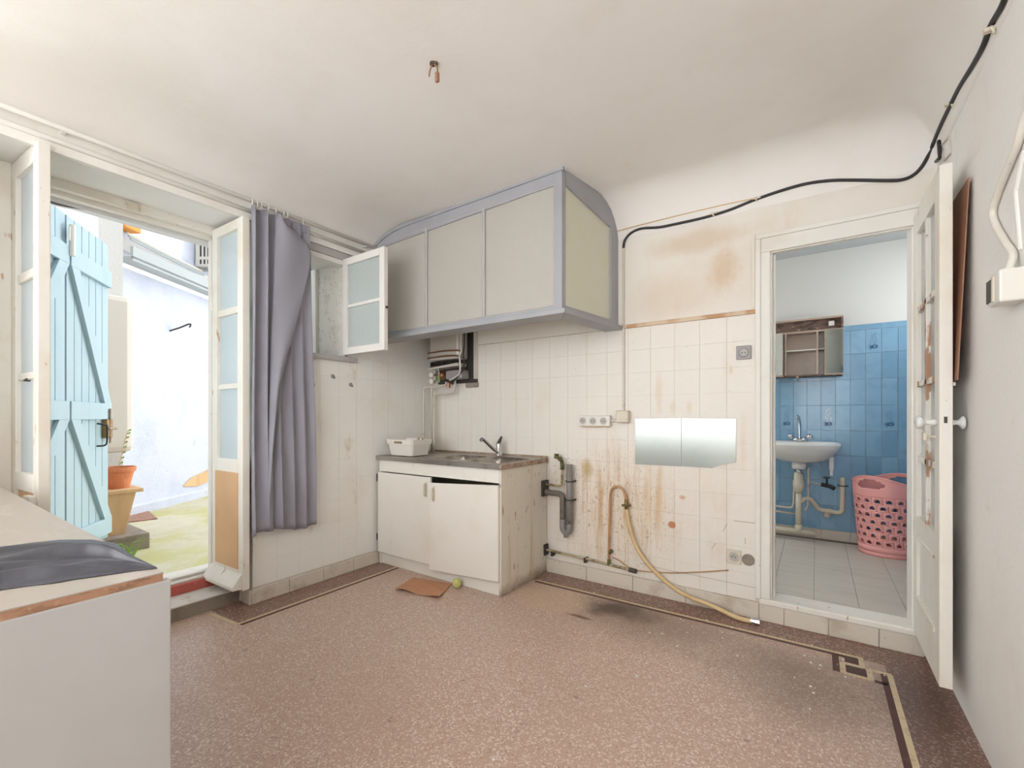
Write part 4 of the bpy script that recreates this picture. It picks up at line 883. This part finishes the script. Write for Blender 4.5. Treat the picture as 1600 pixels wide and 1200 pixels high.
# ------------------------------------------------------------------ BATHROOM DOOR LEAF, hardboard, right wall fittings
hb, fb2 = (.424, 2.935), (.419, 2.378)
bd = thing('door_3', 'peeling white glazed bathroom door standing open against the wall', 'door', (.405, 2.935, .12), kind='structure')
xa, xb = .399, .438; y0, y1 = 2.375, 2.935; Z0, Z1 = .122, 2.165; sw = .085
part('stile', MB().box(xa, xb, y0, y0+sw, Z0, Z1), m_wood_worn, bd, bev=.003); part('stile', MB().box(xa, xb, y1-sw, y1, Z0, Z1), m_wood_worn, bd, bev=.003)
RW = [(.70,.98),(.98,1.335),(1.335,1.69),(1.69,2.06)]
part('bottom_rail', MB().box(xa, xb, y0+sw, y1-sw, Z0, .30), m_wood_worn, bd, bev=.003)
part('lower_panel', MB().box(xa+.012, xb-.012, y0+sw-.004, y1-sw+.004, .295, .63), m_wood, bd)
part('panel_moulding', MB().box(xa-.004, xa+.014, y0+sw, y1-sw, .30, .325), m_peel, bd, bev=.004); part('panel_moulding', MB().box(xa-.004, xa+.014, y0+sw, y1-sw, .60, .615), m_peel, bd, bev=.004)
part('lock_rail', MB().box(xa, xb, y0+sw, y1-sw, .61, .705), m_wood_worn, bd, bev=.003)
part('top_rail', MB().box(xa, xb, y0+sw, y1-sw, 2.055, Z1), m_wood_worn, bd, bev=.003)
ymid = (y0+y1)/2
part('glazing_bar', MB().box(xa+.002, xb-.006, ymid-.015, ymid+.015, .70, 2.06), m_peel, bd, bev=.003)
for _, z in RW[:-1]: part('glazing_bar', MB().box(xa+.002, xb-.006, y0+sw, y1-sw, z-.014, z+.014), m_peel, bd, bev=.003)
for z0_, z1_ in RW:
    for a, b in ((y0+sw, ymid-.015), (ymid+.015, y1-sw)): part('pane', MB().box(.417, .421, a-.003, b+.003, z0_+.01, z1_-.01), m_glass_d, bd)
yk = y0+.045
for sgn, xk in ((-1, xa), (1, xb)):
    part('knob', MB().lathe([(.012,-.002),(.012,.014),(.0105,.016),(.0105,.032),(.014,.038),(.025,.046),(.027,.054),(.024,.061),(.012,.064)] if sgn < 0 else [(.012,-.002),(.012,.008),(.0095,.010),(.0095,.020),(.013,.025),(.024,.031),(.026,.036),(.022,.041),(.012,.043)], (xk, yk, 1.157), 20, (sgn,0,0)), m_porc, bd, smooth=True, label='white porcelain knob')
part('thumb_turn', MB().tube([(xa,yk+.002,1.10),(xa-.03,yk+.002,1.10)], .005).box(xa-.042,xa-.030,yk-.012,yk+.016,1.085,1.115), m_cream_pl, bd, bev=.003)
part('lock_plate', MB().box(xa+.009, xb-.012, y0-.002, y0+.002, 1.08, 1.24), m_wood, bd); part('latch_hole', MB().box(xa+.013, xb-.016, y0-.003, y0, 1.155, 1.18), m_dark, bd)
part('strike_slot', MB().box(xa+.012, xb-.016, y0-.003, y0, .60, .70), m_wood_worn, bd)
part('catch', MB().box(xb-.002, xb+.012, y0+.02, y0+.05, 1.30, 1.315), m_wood, bd, bev=.003)
# hardboard sheet come loose behind the door
single('hardboard_sheet', MB().hexa([(.443,2.345,1.32),(.447,2.345,1.32),(.447,2.92,1.32),(.443,2.92,1.32),(.474,2.345,2.08),(.478,2.345,2.08),(.478,2.92,2.08),(.474,2.92,2.08)]), m_brown, 'loose brown hardboard sheet leaning between the open door and wall', 'board')
# switch box and conduit on the right wall
sb = thing('wall_switch_box', 'broken white plastic switch box under a curving conduit', 'switch box', (XR-.03, 1.88, 1.508))
a = onx(1541, 455, XR-.04); 
part('housing', MB().box(.432, XR+.002, 1.83, 1.925, 1.508, 1.602), m_white_pl, sb, bev=.006)
part('end_cap', MB().box(.436, XR+.002, 1.925, 1.955, 1.514, 1.596), m_cream_pl, sb, bev=.008)
part('opening', MB().box(.4295, .4325, 1.885, 1.935, 1.522, 1.588), m_dark, sb)
part('opening_frame', MB().box(.4285, .4325, 1.872, 1.884, 1.518, 1.592), m_cream_pl, sb)
cp = [onx(*p, XR-.012) for p in ((1585,415),(1583,398),(1572,380),(1556,352),(1551,330),(1560,300),(1575,262),(1590,225),(1602,180),(1625,120))]
cp[0] = Vector((XR-.03, 1.86, 1.598))
single('conduit_tube', MB().tube(smooth_path(cp, 5), .0095, 10), m_wood_worn, 'white ribbed conduit curving up from the switch box', 'conduit', smooth=True)
single('painted_pipe_line', MB().tube([onx(1595,390,XR-.002), onx(1588,300,XR-.002), onx(1600,235,XR-.002)], .005, 6), m_plaster, 'thin painted-over cable beside the curving conduit', 'cable')

# ------------------------------------------------------------------ FOREGROUND COUNTER
ZK = .88; kc = onz(255, 894, ZK); kx, ky = kc.x, kc.y
bc = thing('base_cabinet', 'white base cabinet under the raw-edged worktop', 'cabinet', (-2.0, 0, 0))
part('side_panel', MB().box(kx-.016, kx+.002, -.62, ky+.012, 0, ZK-.017), m_counter_side, bc, bev=.002)
part('back_panel', MB().box(XL+.03, kx-.016, ky-.01, ky+.004, .08, ZK-.017), m_counter_side, bc)
part('carcass', MB().box(XL+.03, kx-.016, -.60, ky-.01, .08, .10), m_counter_side, bc)
wt = thing('worktop', 'pale worktop with raw chipboard edge by the french door', 'worktop', (-2.0, -.15, ZK-.017))
part('board', MB().box(XL+.005, kx-.001, -.66, ky, ZK-.017, ZK-.001), m_chip, wt)
part('surface', MB().box(XL+.005, kx, -.66, ky+.001, ZK-.002, ZK), m_counter_top, wt)
ub = [(-60,872),(0,856),(50,848),(92,844),(146,844),(183,851),(205,868),(243,886)]; lb = [(-60,938),(0,922),(40,916),(80,912),(120,905),(165,899),(210,892),(246,888)]
def film(u, v):
    i = min(int(u*7), 6); f = u*7-i
    a_ = Vector(ub[i]).lerp(Vector(ub[i+1]), f); b_ = Vector(lb[i]).lerp(Vector(lb[i+1]), f); p = a_.lerp(b_, v)
    w_ = onz(p.x, p.y, ZK+.001); e = math.sin(math.pi*v)**.7*min(1, (1-u)*3)
    w_.z = ZK+.0015 + e*(.003+.016*abs(math.sin(8.5*v+1.3*u+.5))**5+.010*abs(math.sin(14*v-1.6*u))**4+.002*math.sin(33*v+5*u)); return w_
single('plastic_film', MB().grid(film, 60, 60), m_film, 'crumpled black plastic film on the worktop', 'plastic film', smooth=True, solid=.0008)

# ------------------------------------------------------------------ BATHROOM CONTENTS
ba = thing('wash_basin', 'white porcelain wash basin on blue tiles', 'basin', (-.11, 4.5, .80))
def basin():
    m = MB(); n = 36; cxb, cyb = -.115, YT-.235
    prof = [(.10,.080,.80),(.17,.13,.815),(.235,.185,.86),(.275,.22,.91),(.288,.232,.945),(.286,.230,.963),(.272,.218,.968),(.245,.190,.955),(.19,.145,.88),(.12,.09,.84),(.03,.03,.832)]
    vs = []
    for rx, ry, z in prof:
        for j in range(n):
            t_ = 2*math.pi*j/n; x = cxb+rx*math.cos(t_); y = cyb+ry*math.sin(t_)
            if math.sin(t_) > 0: y = cyb + ry*math.sin(t_)**.55*(1.0 if z < .93 or rx > .26 else .75); y = min(y, YT)
            vs.append((x, y, z))
    m.add(vs, [(i*n+j, i*n+(j+1) % n, (i+1)*n+(j+1) % n, (i+1)*n+j) for i in range(len(prof)-1) for j in range(n)] + [tuple(range(n))[::-1], tuple((len(prof)-1)*n+j for j in range(n))]); return m
part('bowl', basin(), m_porc, ba, smooth=True)
part('overflow', MB().box(-.16,-.10,YT-.075,YT-.06,.945,.952), m_grey_pl, ba)
part('waste', MB().tube([(-.115,YT-.235,.80),(-.115,YT-.235,.74)], .055, 16), m_porc, ba, smooth=True)
bt = thing('basin_tap', 'chrome two-handle basin tap with swivel spout', 'tap', (-.115, YT-.06, .965))
tx, ty = -.115, YT-.065
part('tap_base', MB().tube([(tx-.045,ty,.985),(tx,ty,.972),(tx+.045,ty,.985)], .016, 10), m_chrome, bt, smooth=True)
part('spout', MB().tube(smooth_path([(tx,ty,.975),(tx,ty,1.10),(tx-.006,ty-.01,1.16),(tx-.012,ty-.03,1.185),(tx-.014,ty-.06,1.17)]), .010, 10), m_chrome, bt, smooth=True)
for s_ in (-1, 1): part('tap_handle', MB().lathe([(.008,0),(.012,.02),(.020,.03),(.020,.055),(.012,.06)], (tx+s_*.04,ty,.985), 12, (s_*.8,-.2,.55)), m_chrome, bt, smooth=True)
wp = thing('basin_waste_pipe', 'cream plastic waste pipe and trap under the wash basin', 'waste pipe', (-.12, YT-.2, .2))
yq = YT-.05
part('tail', MB().tube([(-.115,YT-.2,.745),(-.115,YT-.2,.69)], .022, 12), m_chrome, wp, smooth=True)
part('funnel', MB().lathe([(.026,.18),(.036,.16),(.036,.11),(.042,.10),(.042,.06),(.030,.02),(.024,0)], (-.12,YT-.19,.53), 16), m_ptrap, wp, smooth=True)
part('down_pipe', MB().tube([(-.12,YT-.19,.55),(-.12,YT-.19,.22)], .022, 12), m_ptrap, wp, smooth=True)
part('foot_tee', MB().tube([(-.45,YT-.19,.205),(.0,YT-.19,.2)], .024, 12).tube([(-.12,YT-.19,.26),(-.12,YT-.19,.19)], .028, 12), m_ptrap, wp, smooth=True)
part('trap_arm', MB().tube(smooth_path([(-.11,YT-.17,.44),(-.085,YT-.15,.475),(-.04,YT-.12,.475),(.0,YT-.08,.42),(.03,YT-.06,.385),(.10,yq,.375),(.15,yq,.37),(.178,yq,.385),(.185,yq,.43),(.185,yq,.67)]), .019, 12), m_ptrap, wp, smooth=True)
part('cleaning_cup', MB().tube([(.08,yq,.39),(.08,yq,.325)], .021, 12).tube([(.08,yq,.375),(.11,yq,.375)], .024, 12), m_ptrap, wp)
part('clamp', MB().tube([(.15,yq,.60),(.225,yq,.60)], .006).ring((.185,yq,.60), .021, .005, (0,0,1)), m_dark, wp)
part('bracket', MB().box(.095,.125,YT-.06,YT,.73,.84).tube([(.11,YT-.05,.74),(.11,YT-.05,.68)], .013), m_porc, wp)
sp = thing('basin_supply_pipe', 'thin painted supply pipes beneath the wash basin', 'pipe', (-.2, YT-.1, .35))
part('pipe', MB().tube(smooth_path([(-.05,YT-.06,.74),(-.05,YT-.06,.60),(-.055,YT-.06,.42),(-.075,YT-.06,.365)]), .008), m_pipe, sp, smooth=True)
part('pipe', MB().tube(smooth_path([(-.15,YT-.14,.62),(-.155,YT-.14,.50),(-.16,YT-.13,.42),(-.20,YT-.12,.385),(-.45,YT-.10,.40)]), .009), m_pipe, sp, smooth=True)
part('pipe', MB().tube([(-.13,YT-.13,.335),(-.45,YT-.10,.35)], .009), m_pipe, sp, smooth=True)
part('branch', MB().tube([(-.05,YT-.055,.615),(.055,YT-.055,.60)], .006), m_pipe, sp, smooth=True)
bs = thing('black_stop_tap', 'small black stop tap on the blue tiles', 'tap', (.08, YT-.06, .57))
part('body', MB().tube([(.04,YT-.055,.60),(.10,YT-.065,.59),(.13,YT-.08,.575)], .017, 10), m_black, bs, smooth=True)
part('handle', MB().tube([(.08,YT-.06,.60),(.078,YT-.06,.66)], .007).box(.055,.10,YT-.068,YT-.052,.655,.667), m_black, bs)

mc = thing('mirror_cabinet', 'open bathroom mirror cabinet with rotten top board', 'cabinet', (-.06, YT-.07, 1.52))
D0, D1 = YT-.125, YT-.003; MX0, MX1, MZ0, MZ1 = -.345, .185, 1.525, 1.915; w_ = .014
part('back', MB().box(MX0, MX1, D1-.006, D1, MZ0, MZ1), m_cab_in, mc)
part('bottom', MB().box(MX0, MX1, D0, D1, MZ0, MZ0+w_), m_rotwood, mc); part('top', MB().box(MX0, MX1, D0, D1, MZ1-w_, MZ1), m_cab_in, mc)
for x in (MX0, -.225, .005, MX1-w_): part('divider', MB().box(x, x+w_, D0, D1, MZ0+w_, MZ1-w_), m_cab_in, mc)
part('shelf', MB().box(MX0+w_, MX1-w_, D0+.01, D1, 1.748, 1.757), m_white, mc)
part('pelmet', MB().box(MX0, MX1+.004, D0+.05, D0+.062, MZ1, 2.005).box(MX1-.01, MX1+.004, D0, D1, MZ1, 2.01), m_rotwood, mc); part('pelmet_top', MB().box(MX0, MX1+.004, D0-.004, D1, 2.005, 2.02), m_cab_in, mc)
part('lamp_holder', MB().box(.09,.13,D0+.03,D0+.052,1.945,1.985), m_white_pl, mc, bev=.003)
def mdoor(x0, x1, y0_, y1_):
    a = Vector((x0,y0_,0)); b = Vector((x1,y1_,0)); d = (b-a).normalized(); n = Vector((d.y,-d.x,0)); z0_, z1_ = MZ0+.004, MZ1-.004
    def pl(i, j, t0, t1, zz0, zz1):
        p = [a+d*i+n*t0, a+d*j+n*t0, a+d*j+n*t1, a+d*i+n*t1]; return [Vector((q.x,q.y,zz0)) for q in p]+[Vector((q.x,q.y,zz1)) for q in p]
    L_ = (b-a).length
    dd = part('door', MB().hexa(pl(0, L_, 0, -.012, z0_, z1_)), m_cab_in, mc)
    part('mirror', MB().hexa(pl(.008, L_-.004, .003, 0, z0_+.012, z1_-.004)), m_mirr2, dd)
mdoor(.062, .19, D0-.035, D0-.008); mdoor(-.37, -.235, D0-.012, D0-.04)
part('catch', MB().box(-.14,-.12,D0-.006,D0+.012,MZ0-.02,MZ0+.006), m_rust, mc)

# pink laundry basket with arched holes
lbx, lby = .446, 4.425
lk = thing('laundry_basket', 'pink plastic laundry basket with arched holes and two handles', 'laundry basket', (lbx, lby, BF))
NC = 18
def rad(z): return .165 + .04*min(1, z/.50)
def bpt(t_, z):
    r_ = rad(z); return Vector((lbx + r_*1.0*math.cos(t_), lby + r_*.92*math.sin(t_), BF+z))
def lip(t_): return .568 + .032*math.cos(2*(t_-HA))
HA = -2.15                                                    # direction of the handles
mb = MB()
rows = 7; zb0, zb1 = .075, .445; rh = (zb1-zb0)/rows; K_ = 4
for r_ in range(rows):
    for c in range(NC):
        t0 = 2*math.pi*(c + (.5 if r_ % 2 else 0))/NC; dt = 2*math.pi/NC; z0_ = zb0+r_*rh
        # outer loop and inner arch with matching counts (bottom 4, right 3, top 4, left 3)
        out = [(i/K_, 0) for i in range(K_)] + [(1, i/3) for i in range(3)] + [(1-i/K_, 1) for i in range(K_)] + [(0, 1-i/3) for i in range(3)]
        inn = []
        for (u, v) in out:
            if v == 0: inn.append((.23+.54*u, .24))
            else:
                a_ = math.atan2(v*.9+.02, (u-.5)*1.25); inn.append((.5+.27*math.cos(a_), .24+.52*math.sin(a_)))
        b = len(mb.v)
        mb.v += [bpt(t0+u*dt, z0_+v*rh) for u, v in out] + [bpt(t0+u*dt, z0_+v*rh) for u, v in inn]
        N_ = len(out); mb.f += [[b+i, b+(i+1) % N_, b+N_+(i+1) % N_, b+N_+i] for i in range(N_)]
n = 88
for (za, zb_) in ((.0, .03), (.03, zb0)):
    mb.add([bpt(2*math.pi*j/n, z) for z in (za, zb_) for j in range(n)], [(j, (j+1) % n, n+(j+1) % n, n+j) for j in range(n)])
mb.add([bpt(2*math.pi*j/n, 0.004) for j in range(n)], [tuple(range(n))])
# upper band with two handle holes
n = 144; lev = 14
vs = []; fs = []
for i in range(lev+1):
    for j in range(n):
        t_ = 2*math.pi*j/n; z = zb1 + (lip(t_)-zb1)*i/lev; vs.append(bpt(t_, z))
def in_hole(i, j):
    t_ = 2*math.pi*(j+.5)/n - HA; f = (i+.5)/lev
    for k in (0, math.pi):
        d_ = (t_-k+math.pi) % (2*math.pi) - math.pi
        if (d_/.46)**2 + ((f-.62)/.22)**2 < 1: return True
    return False
for i in range(lev):
    for j in range(n):
        if not in_hole(i, j): fs.append((i*n+j, i*n+(j+1) % n, (i+1)*n+(j+1) % n, (i+1)*n+j))
mb.add(vs, fs)
part('tub', mb, m_pink, lk, smooth=True, solid=.004)
part('rim', MB().tube([bpt(2*math.pi*j/96, lip(2*math.pi*j/96)) for j in range(97)], .0075, 8), m_pink, lk, smooth=True)

# ------------------------------------------------------------------ COURTYARD
single('wall_light_block', MB().box(XO, XO+.2, YB+.12, 9.5, -.1, 14), m_ext, 'unseen white wall added beyond the kitchen to block sky light', 'wall', kind='structure')  # unseen block added to keep open sky from lighting the courtyard
single('wall_sky_block', MB().box(XO, 1.0, YR-.12, 3.1, 2.81, 14), m_ext, 'unseen white upper storeys added over the kitchen to shade the courtyard', 'wall', kind='structure')  # unseen mass overhead, added to shade the courtyard
single('courtyard_ground', MB().prism([kl(2.2,-6.5,.09), kl(2.2,-2.6,.09), kl(4.2,-1.2,.09), kl(14,-1.2,.09), kl(14,-6.5,.09)], (0,0,-.2)), m_moss, 'mossy pale concrete ground of the courtyard', 'ground', kind='structure')
nw = thing('wall_courtyard', 'peeling bluish white courtyard wall facing the french door', 'wall', kl(6,-4.25,.08), kind='structure')
def slab(k0, k1, l0, l1, z0, z1): return [kl(k0,l0,z0), kl(k1,l0,z0), kl(k1,l1,z0), kl(k0,l1,z0), kl(k0,l0,z1), kl(k1,l0,z1), kl(k1,l1,z1), kl(k0,l1,z1)]
part('lower_wall', MB().hexa(slab(4.7, 14, -4.25, -4.6, 0, 2.82)), m_ext_blue, nw)
part('upper_wall', MB().hexa(slab(4.7, 14, -4.25, -4.6, 3.0, 14)), m_ext_blue, nw)  # carried up beyond view to cut sky light in the courtyard
part('band', MB().hexa(slab(4.7, 14, -4.20, -4.6, 2.98, 3.12)), m_ext, nw)
part('gutter_soffit', MB().hexa(slab(4.7, 14, -4.02, -4.245, 2.86, 2.885)).hexa(slab(4.7, 14, -4.02, -4.05, 2.84, 2.99)), m_gutter, nw)
part('wall_plinth', MB().hexa(slab(4.7, 14, -4.17, -4.3, .0, .20)), m_ext_blue, nw, bev=.02)
part('bare_patch', MB().prism([kl(k, -4.245, z) for k, z in ((5.7,.28),(5.85,.37),(6.1,.42),(6.4,.50),(6.7,.47),(6.7,.30),(6.2,.27),(5.95,.24))], RT*.006), m_bench, nw)
single('wall_courtyard_far', MB().hexa(slab(9.5, 9.8, -4.6, -1.2, 0, 14)), m_ext, 'white wall closing the courtyard', 'wall', kind='structure')  # unseen end wall, made tall to shade the courtyard
single('courtyard_pier', MB().box(-6.6, -5.35, .5, 1.361, 0, 14).box(-5.36, -4.55, .60, .80, 0, 14), m_ext, 'white rendered pier beside the blue shutter', 'pier', kind='structure')  # extra height and hidden link wall added to hold back light
tk = thing('water_tank', 'white rounded water tank hung on the courtyard pier', 'tank', (-5.13,1.1,.80))
part('casing', MB().box(-5.35, -4.91, .90, 1.327, .87, 2.22), m_box, tk, bev=.05)
part('outlet', MB().tube([(-5.1,1.15,.88),(-5.1,1.15,.80)], .03, 8), m_white_pl, tk)
sh_a, sh_b = Vector((-3.44,.345,0)), Vector((-4.46,1.035,0)); sd = (sh_b-sh_a).normalized(); sn_ = Vector((sd.y, -sd.x, 0))
if sn_.dot(-sh_a) < 0: sn_ = -sn_
single('courtyard_side_wall', MB().hexa([sh_a-sn_*.06+UP*0, sh_b-sn_*.06+sd*.03, sh_b-sn_*.30+sd*.03, sh_a-sn_*.30-UP*0] + [p+UP*14.0 for p in (sh_a-sn_*.06, sh_b-sn_*.06+sd*.03, sh_b-sn_*.30+sd*.03, sh_a-sn_*.30)]), m_ext, 'white side wall behind the folded blue shutter', 'wall', kind='structure')  # extended far above the visible part to shade the courtyard
LS = (sh_b-sh_a).length
shz0, shz1 = .265, 2.485
def shutter_leaf(o, u0, u1, br):
    nb = 6; wd = (u1-u0)/nb
    P_ = lambda u, z, t_: sh_a + sd*u + sn_*t_ + UP*z
    for i in range(nb):
        a, b = u0+i*wd+.003, u0+(i+1)*wd-.003
        part('plank', MB().hexa([P_(a,shz0,-.012),P_(b,shz0,-.012),P_(b,shz0,.012),P_(a,shz0,.012),P_(a,shz1,-.012),P_(b,shz1,-.012),P_(b,shz1,.012),P_(a,shz1,.012)]), m_shutter, o, bev=.002)
    def batten(za, zb_, ua, ub_, hh_):
        part('batten', MB().hexa([P_(ua,za-hh_,.012),P_(ub_,zb_-hh_,.012),P_(ub_,zb_-hh_,.037),P_(ua,za-hh_,.037),P_(ua,za+hh_,.012),P_(ub_,zb_+hh_,.012),P_(ub_,zb_+hh_,.037),P_(ua,za+hh_,.037)]), m_shutter, o, bev=.003)
    def brace(ua, za, ub_, zb_):
        dv = Vector((ub_-ua, zb_-za)).normalized(); w2 = .045/abs(dv.y)
        part('brace', MB().hexa([P_(ua-w2,za,.012),P_(ua+w2,za,.012),P_(ua+w2,za,.036),P_(ua-w2,za,.036),P_(ub_-w2,zb_,.012),P_(ub_+w2,zb_,.012),P_(ub_+w2,zb_,.036),P_(ub_-w2,zb_,.036)]), m_shutter, o)
    for z in (2.22, 1.22, .36): batten(z, z, u0+.004, u1-.004, .06)
    e = .06
    if br > 0: brace(u0+e, 2.16, u1-e, 1.28); brace(u0+e, 1.16, u1-e, .42)
    else: brace(u1-e, 2.16, u0+e, 1.28); brace(u1-e, 1.16, u0+e, .42)
    return P_
fold = .54*LS
s1 = thing('shutter', 'pale blue boarded shutter leaf with latch and long brace', 'shutter', sh_a.lerp(sh_b, .78)+UP*shz0)
P_ = shutter_leaf(s1, fold+.006, LS, 1)
part('latch', MB().hexa([P_(LS-.10,1.02,.012),P_(LS-.01,1.02,.012),P_(LS-.01,1.02,.045),P_(LS-.10,1.02,.045),P_(LS-.10,1.16,.012),P_(LS-.01,1.16,.012),P_(LS-.01,1.16,.045),P_(LS-.10,1.16,.045)]), m_brass, s1, bev=.005)
part('latch_bolt', MB().tube([P_(LS-.055,.98,.045), P_(LS-.055,1.24,.045)], .007).tube([P_(LS-.09,1.09,.05), P_(LS+.03,1.09,.05)], .010), m_rust, s1)
part('pull_handle', MB().tube(smooth_path([P_(LS-.17,1.13,.012),P_(LS-.15,1.12,.05),P_(LS-.13,1.11,.055),P_(LS-.13,1.0,.055),P_(LS-.15,.97,.05),P_(LS-.17,.965,.012)]), .006), m_black, s1, smooth=True)
part('strap_hinge', MB().tube([P_(fold,2.22,.045), P_(fold,2.42,.045)], .016, 10).hexa([P_(fold-.03,2.31,.037),P_(fold+.03,2.31,.037),P_(fold+.03,2.31,.045),P_(fold-.03,2.31,.045),P_(fold-.03,2.40,.037),P_(fold+.03,2.40,.037),P_(fold+.03,2.40,.045),P_(fold-.03,2.40,.045)]), m_white, s1)
s2 = thing('shutter', 'pale blue boarded shutter leaf hinged at the french door jamb', 'shutter', sh_a.lerp(sh_b, .25)+UP*shz0)
shutter_leaf(s2, .0, fold-.006, -1)

bn = thing('garden_stool', 'rough wooden stool in the courtyard beside the shutter', 'stool', (-4.83,1.12,.22))
part('seat', MB().box(-5.02, -4.65, .94, 1.318, .552, .582), m_bench, bn, bev=.003)
for xq in (-4.70, -4.99): part('leg', MB().prism([(xq,1.0,.22),(xq,1.20,.22),(xq,1.275,.553),(xq,.98,.553)], (.028,0,0)), m_bench, bn, bev=.003)
pc = Vector((-4.835,1.197,.582))
pt_ = thing('terracotta_pot', 'terracotta flower pot with a thin dry stem', 'flower pot', pc)
part('pot', MB().lathe([(.075,0),(.105,.135),(.118,.137),(.120,.175),(.108,.175),(.100,.15),(.098,.13)], pc, 24), m_pot, pt_)
part('soil', MB().lathe([(.101,.140),(.101,.148)], pc, 20), m_rotwood, pt_)
stp = smooth_path([pc+Vector((0,0,.14)), pc+Vector((.0,.02,.25)), pc+Vector((.01,.04,.38)), pc+Vector((.02,.06,.48))])
part('stem', MB().tube(stp, .003, 5), m_bench, pt_)
lf = MB()
for i in range(4, len(stp), 2):
    c = stp[i]; lf.add([c, c+Vector((.02,.012,.012)), c+Vector((.034,.016,.004)), c+Vector((.018,.0,-.006))], [(0,1,2,3)])
part('leaves', lf, m_leaf, pt_, solid=.001)
single('ground_grating', MB().prism([(-6.35,1.66,.088),(-6.30,1.83,.088),(-5.76,1.75,.088),(-5.83,1.50,.088)], (0,0,.012)), m_mat, 'flat reddish brown grating on the courtyard ground', 'grating')
single('stone_slab', MB().box(-5.30, -4.56, .82, 1.335, .085, .22), m_cement, 'low grey stone slab carrying the stool', 'stone', bev=.01)
gm = MB(); rd = random.Random(5); gc = Vector((-4.44,1.13,.09))
for i in range(22):
    a_ = rd.uniform(0, 6.28); l_ = rd.uniform(.06,.16); b_ = gc+Vector((rd.uniform(-.08,.08), rd.uniform(-.05,.05), 0)); e = Vector((math.cos(a_),math.sin(a_),0))
    gm.tube([b_, b_+e*l_*.3+UP*l_*.6, b_+e*l_*.8+UP*l_*.75], [.005,.004,.001], 4)
single('weed_tuft', gm, m_leaf, 'small green weed tuft beside the grey stone slab', 'weed')
ac = thing('air_conditioner', 'outdoor air conditioning unit high on the courtyard wall', 'air conditioner', kl(6.3,-4.1,3.15))
part('casing', MB().hexa(slab(5.92, 6.72, -3.97, -4.24, 3.19, 3.81)), m_ac, ac, bev=.015)
for i in range(4):
    for z in (3.22, 3.32, 3.50): part('vent_slot', MB().hexa(slab(5.915, 5.925, -4.0-i*.05, -4.02-i*.05, z, z+(.06 if z < 3.3 else .15))), m_dark, ac)
gr_ = MB()
for i in range(10): gr_.hexa(slab(6.12, 6.67, -3.962, -3.972, 3.26+i*.05, 3.27+i*.05)).hexa(slab(6.12+i*.06, 6.13+i*.06, -3.962, -3.972, 3.26, 3.72))
part('fan_grille', gr_, m_gutter, ac)
for k_ in (5.98, 6.6): part('bracket', MB().hexa(slab(k_, k_+.04, -3.98, -4.245, 3.15, 3.192)), m_gutter, ac)
for i in range(3):
    single('outdoor_cable', MB().tube(smooth_path([kl(k, -4.13+.015*i, 3.15-.03*i-.03*math.sin((k-4.75)*1.6)) for k in (4.75,4.95,5.2,5.5,5.8,5.9)]), .011, 6), m_gutter if i else m_cream_pl, ('pale thick pipe strung along the courtyard wall', 'upper thin grey cable strung along the courtyard wall', 'lower thin grey cable strung along the courtyard wall')[i], 'cable', smooth=True)
single('wall_hook', MB().tube(smooth_path([kl(5.5,-4.252,2.245), kl(5.53,-4.15,2.29), kl(5.56,-4.06,2.34), kl(5.57,-4.04,2.335), kl(5.56,-4.05,2.30)]), .010, 6), m_dark, 'thin iron hook sticking out of the courtyard wall', 'hook', smooth=True)
single('clay_bracket', MB().hexa(slab(4.70, 4.90, -4.10, -4.248, 3.20, 3.27)).hexa(slab(4.72, 4.78, -4.18, -4.248, 3.27, 3.42)), m_orange, 'orange clay ledge high on the courtyard wall', 'ledge', bev=.01)
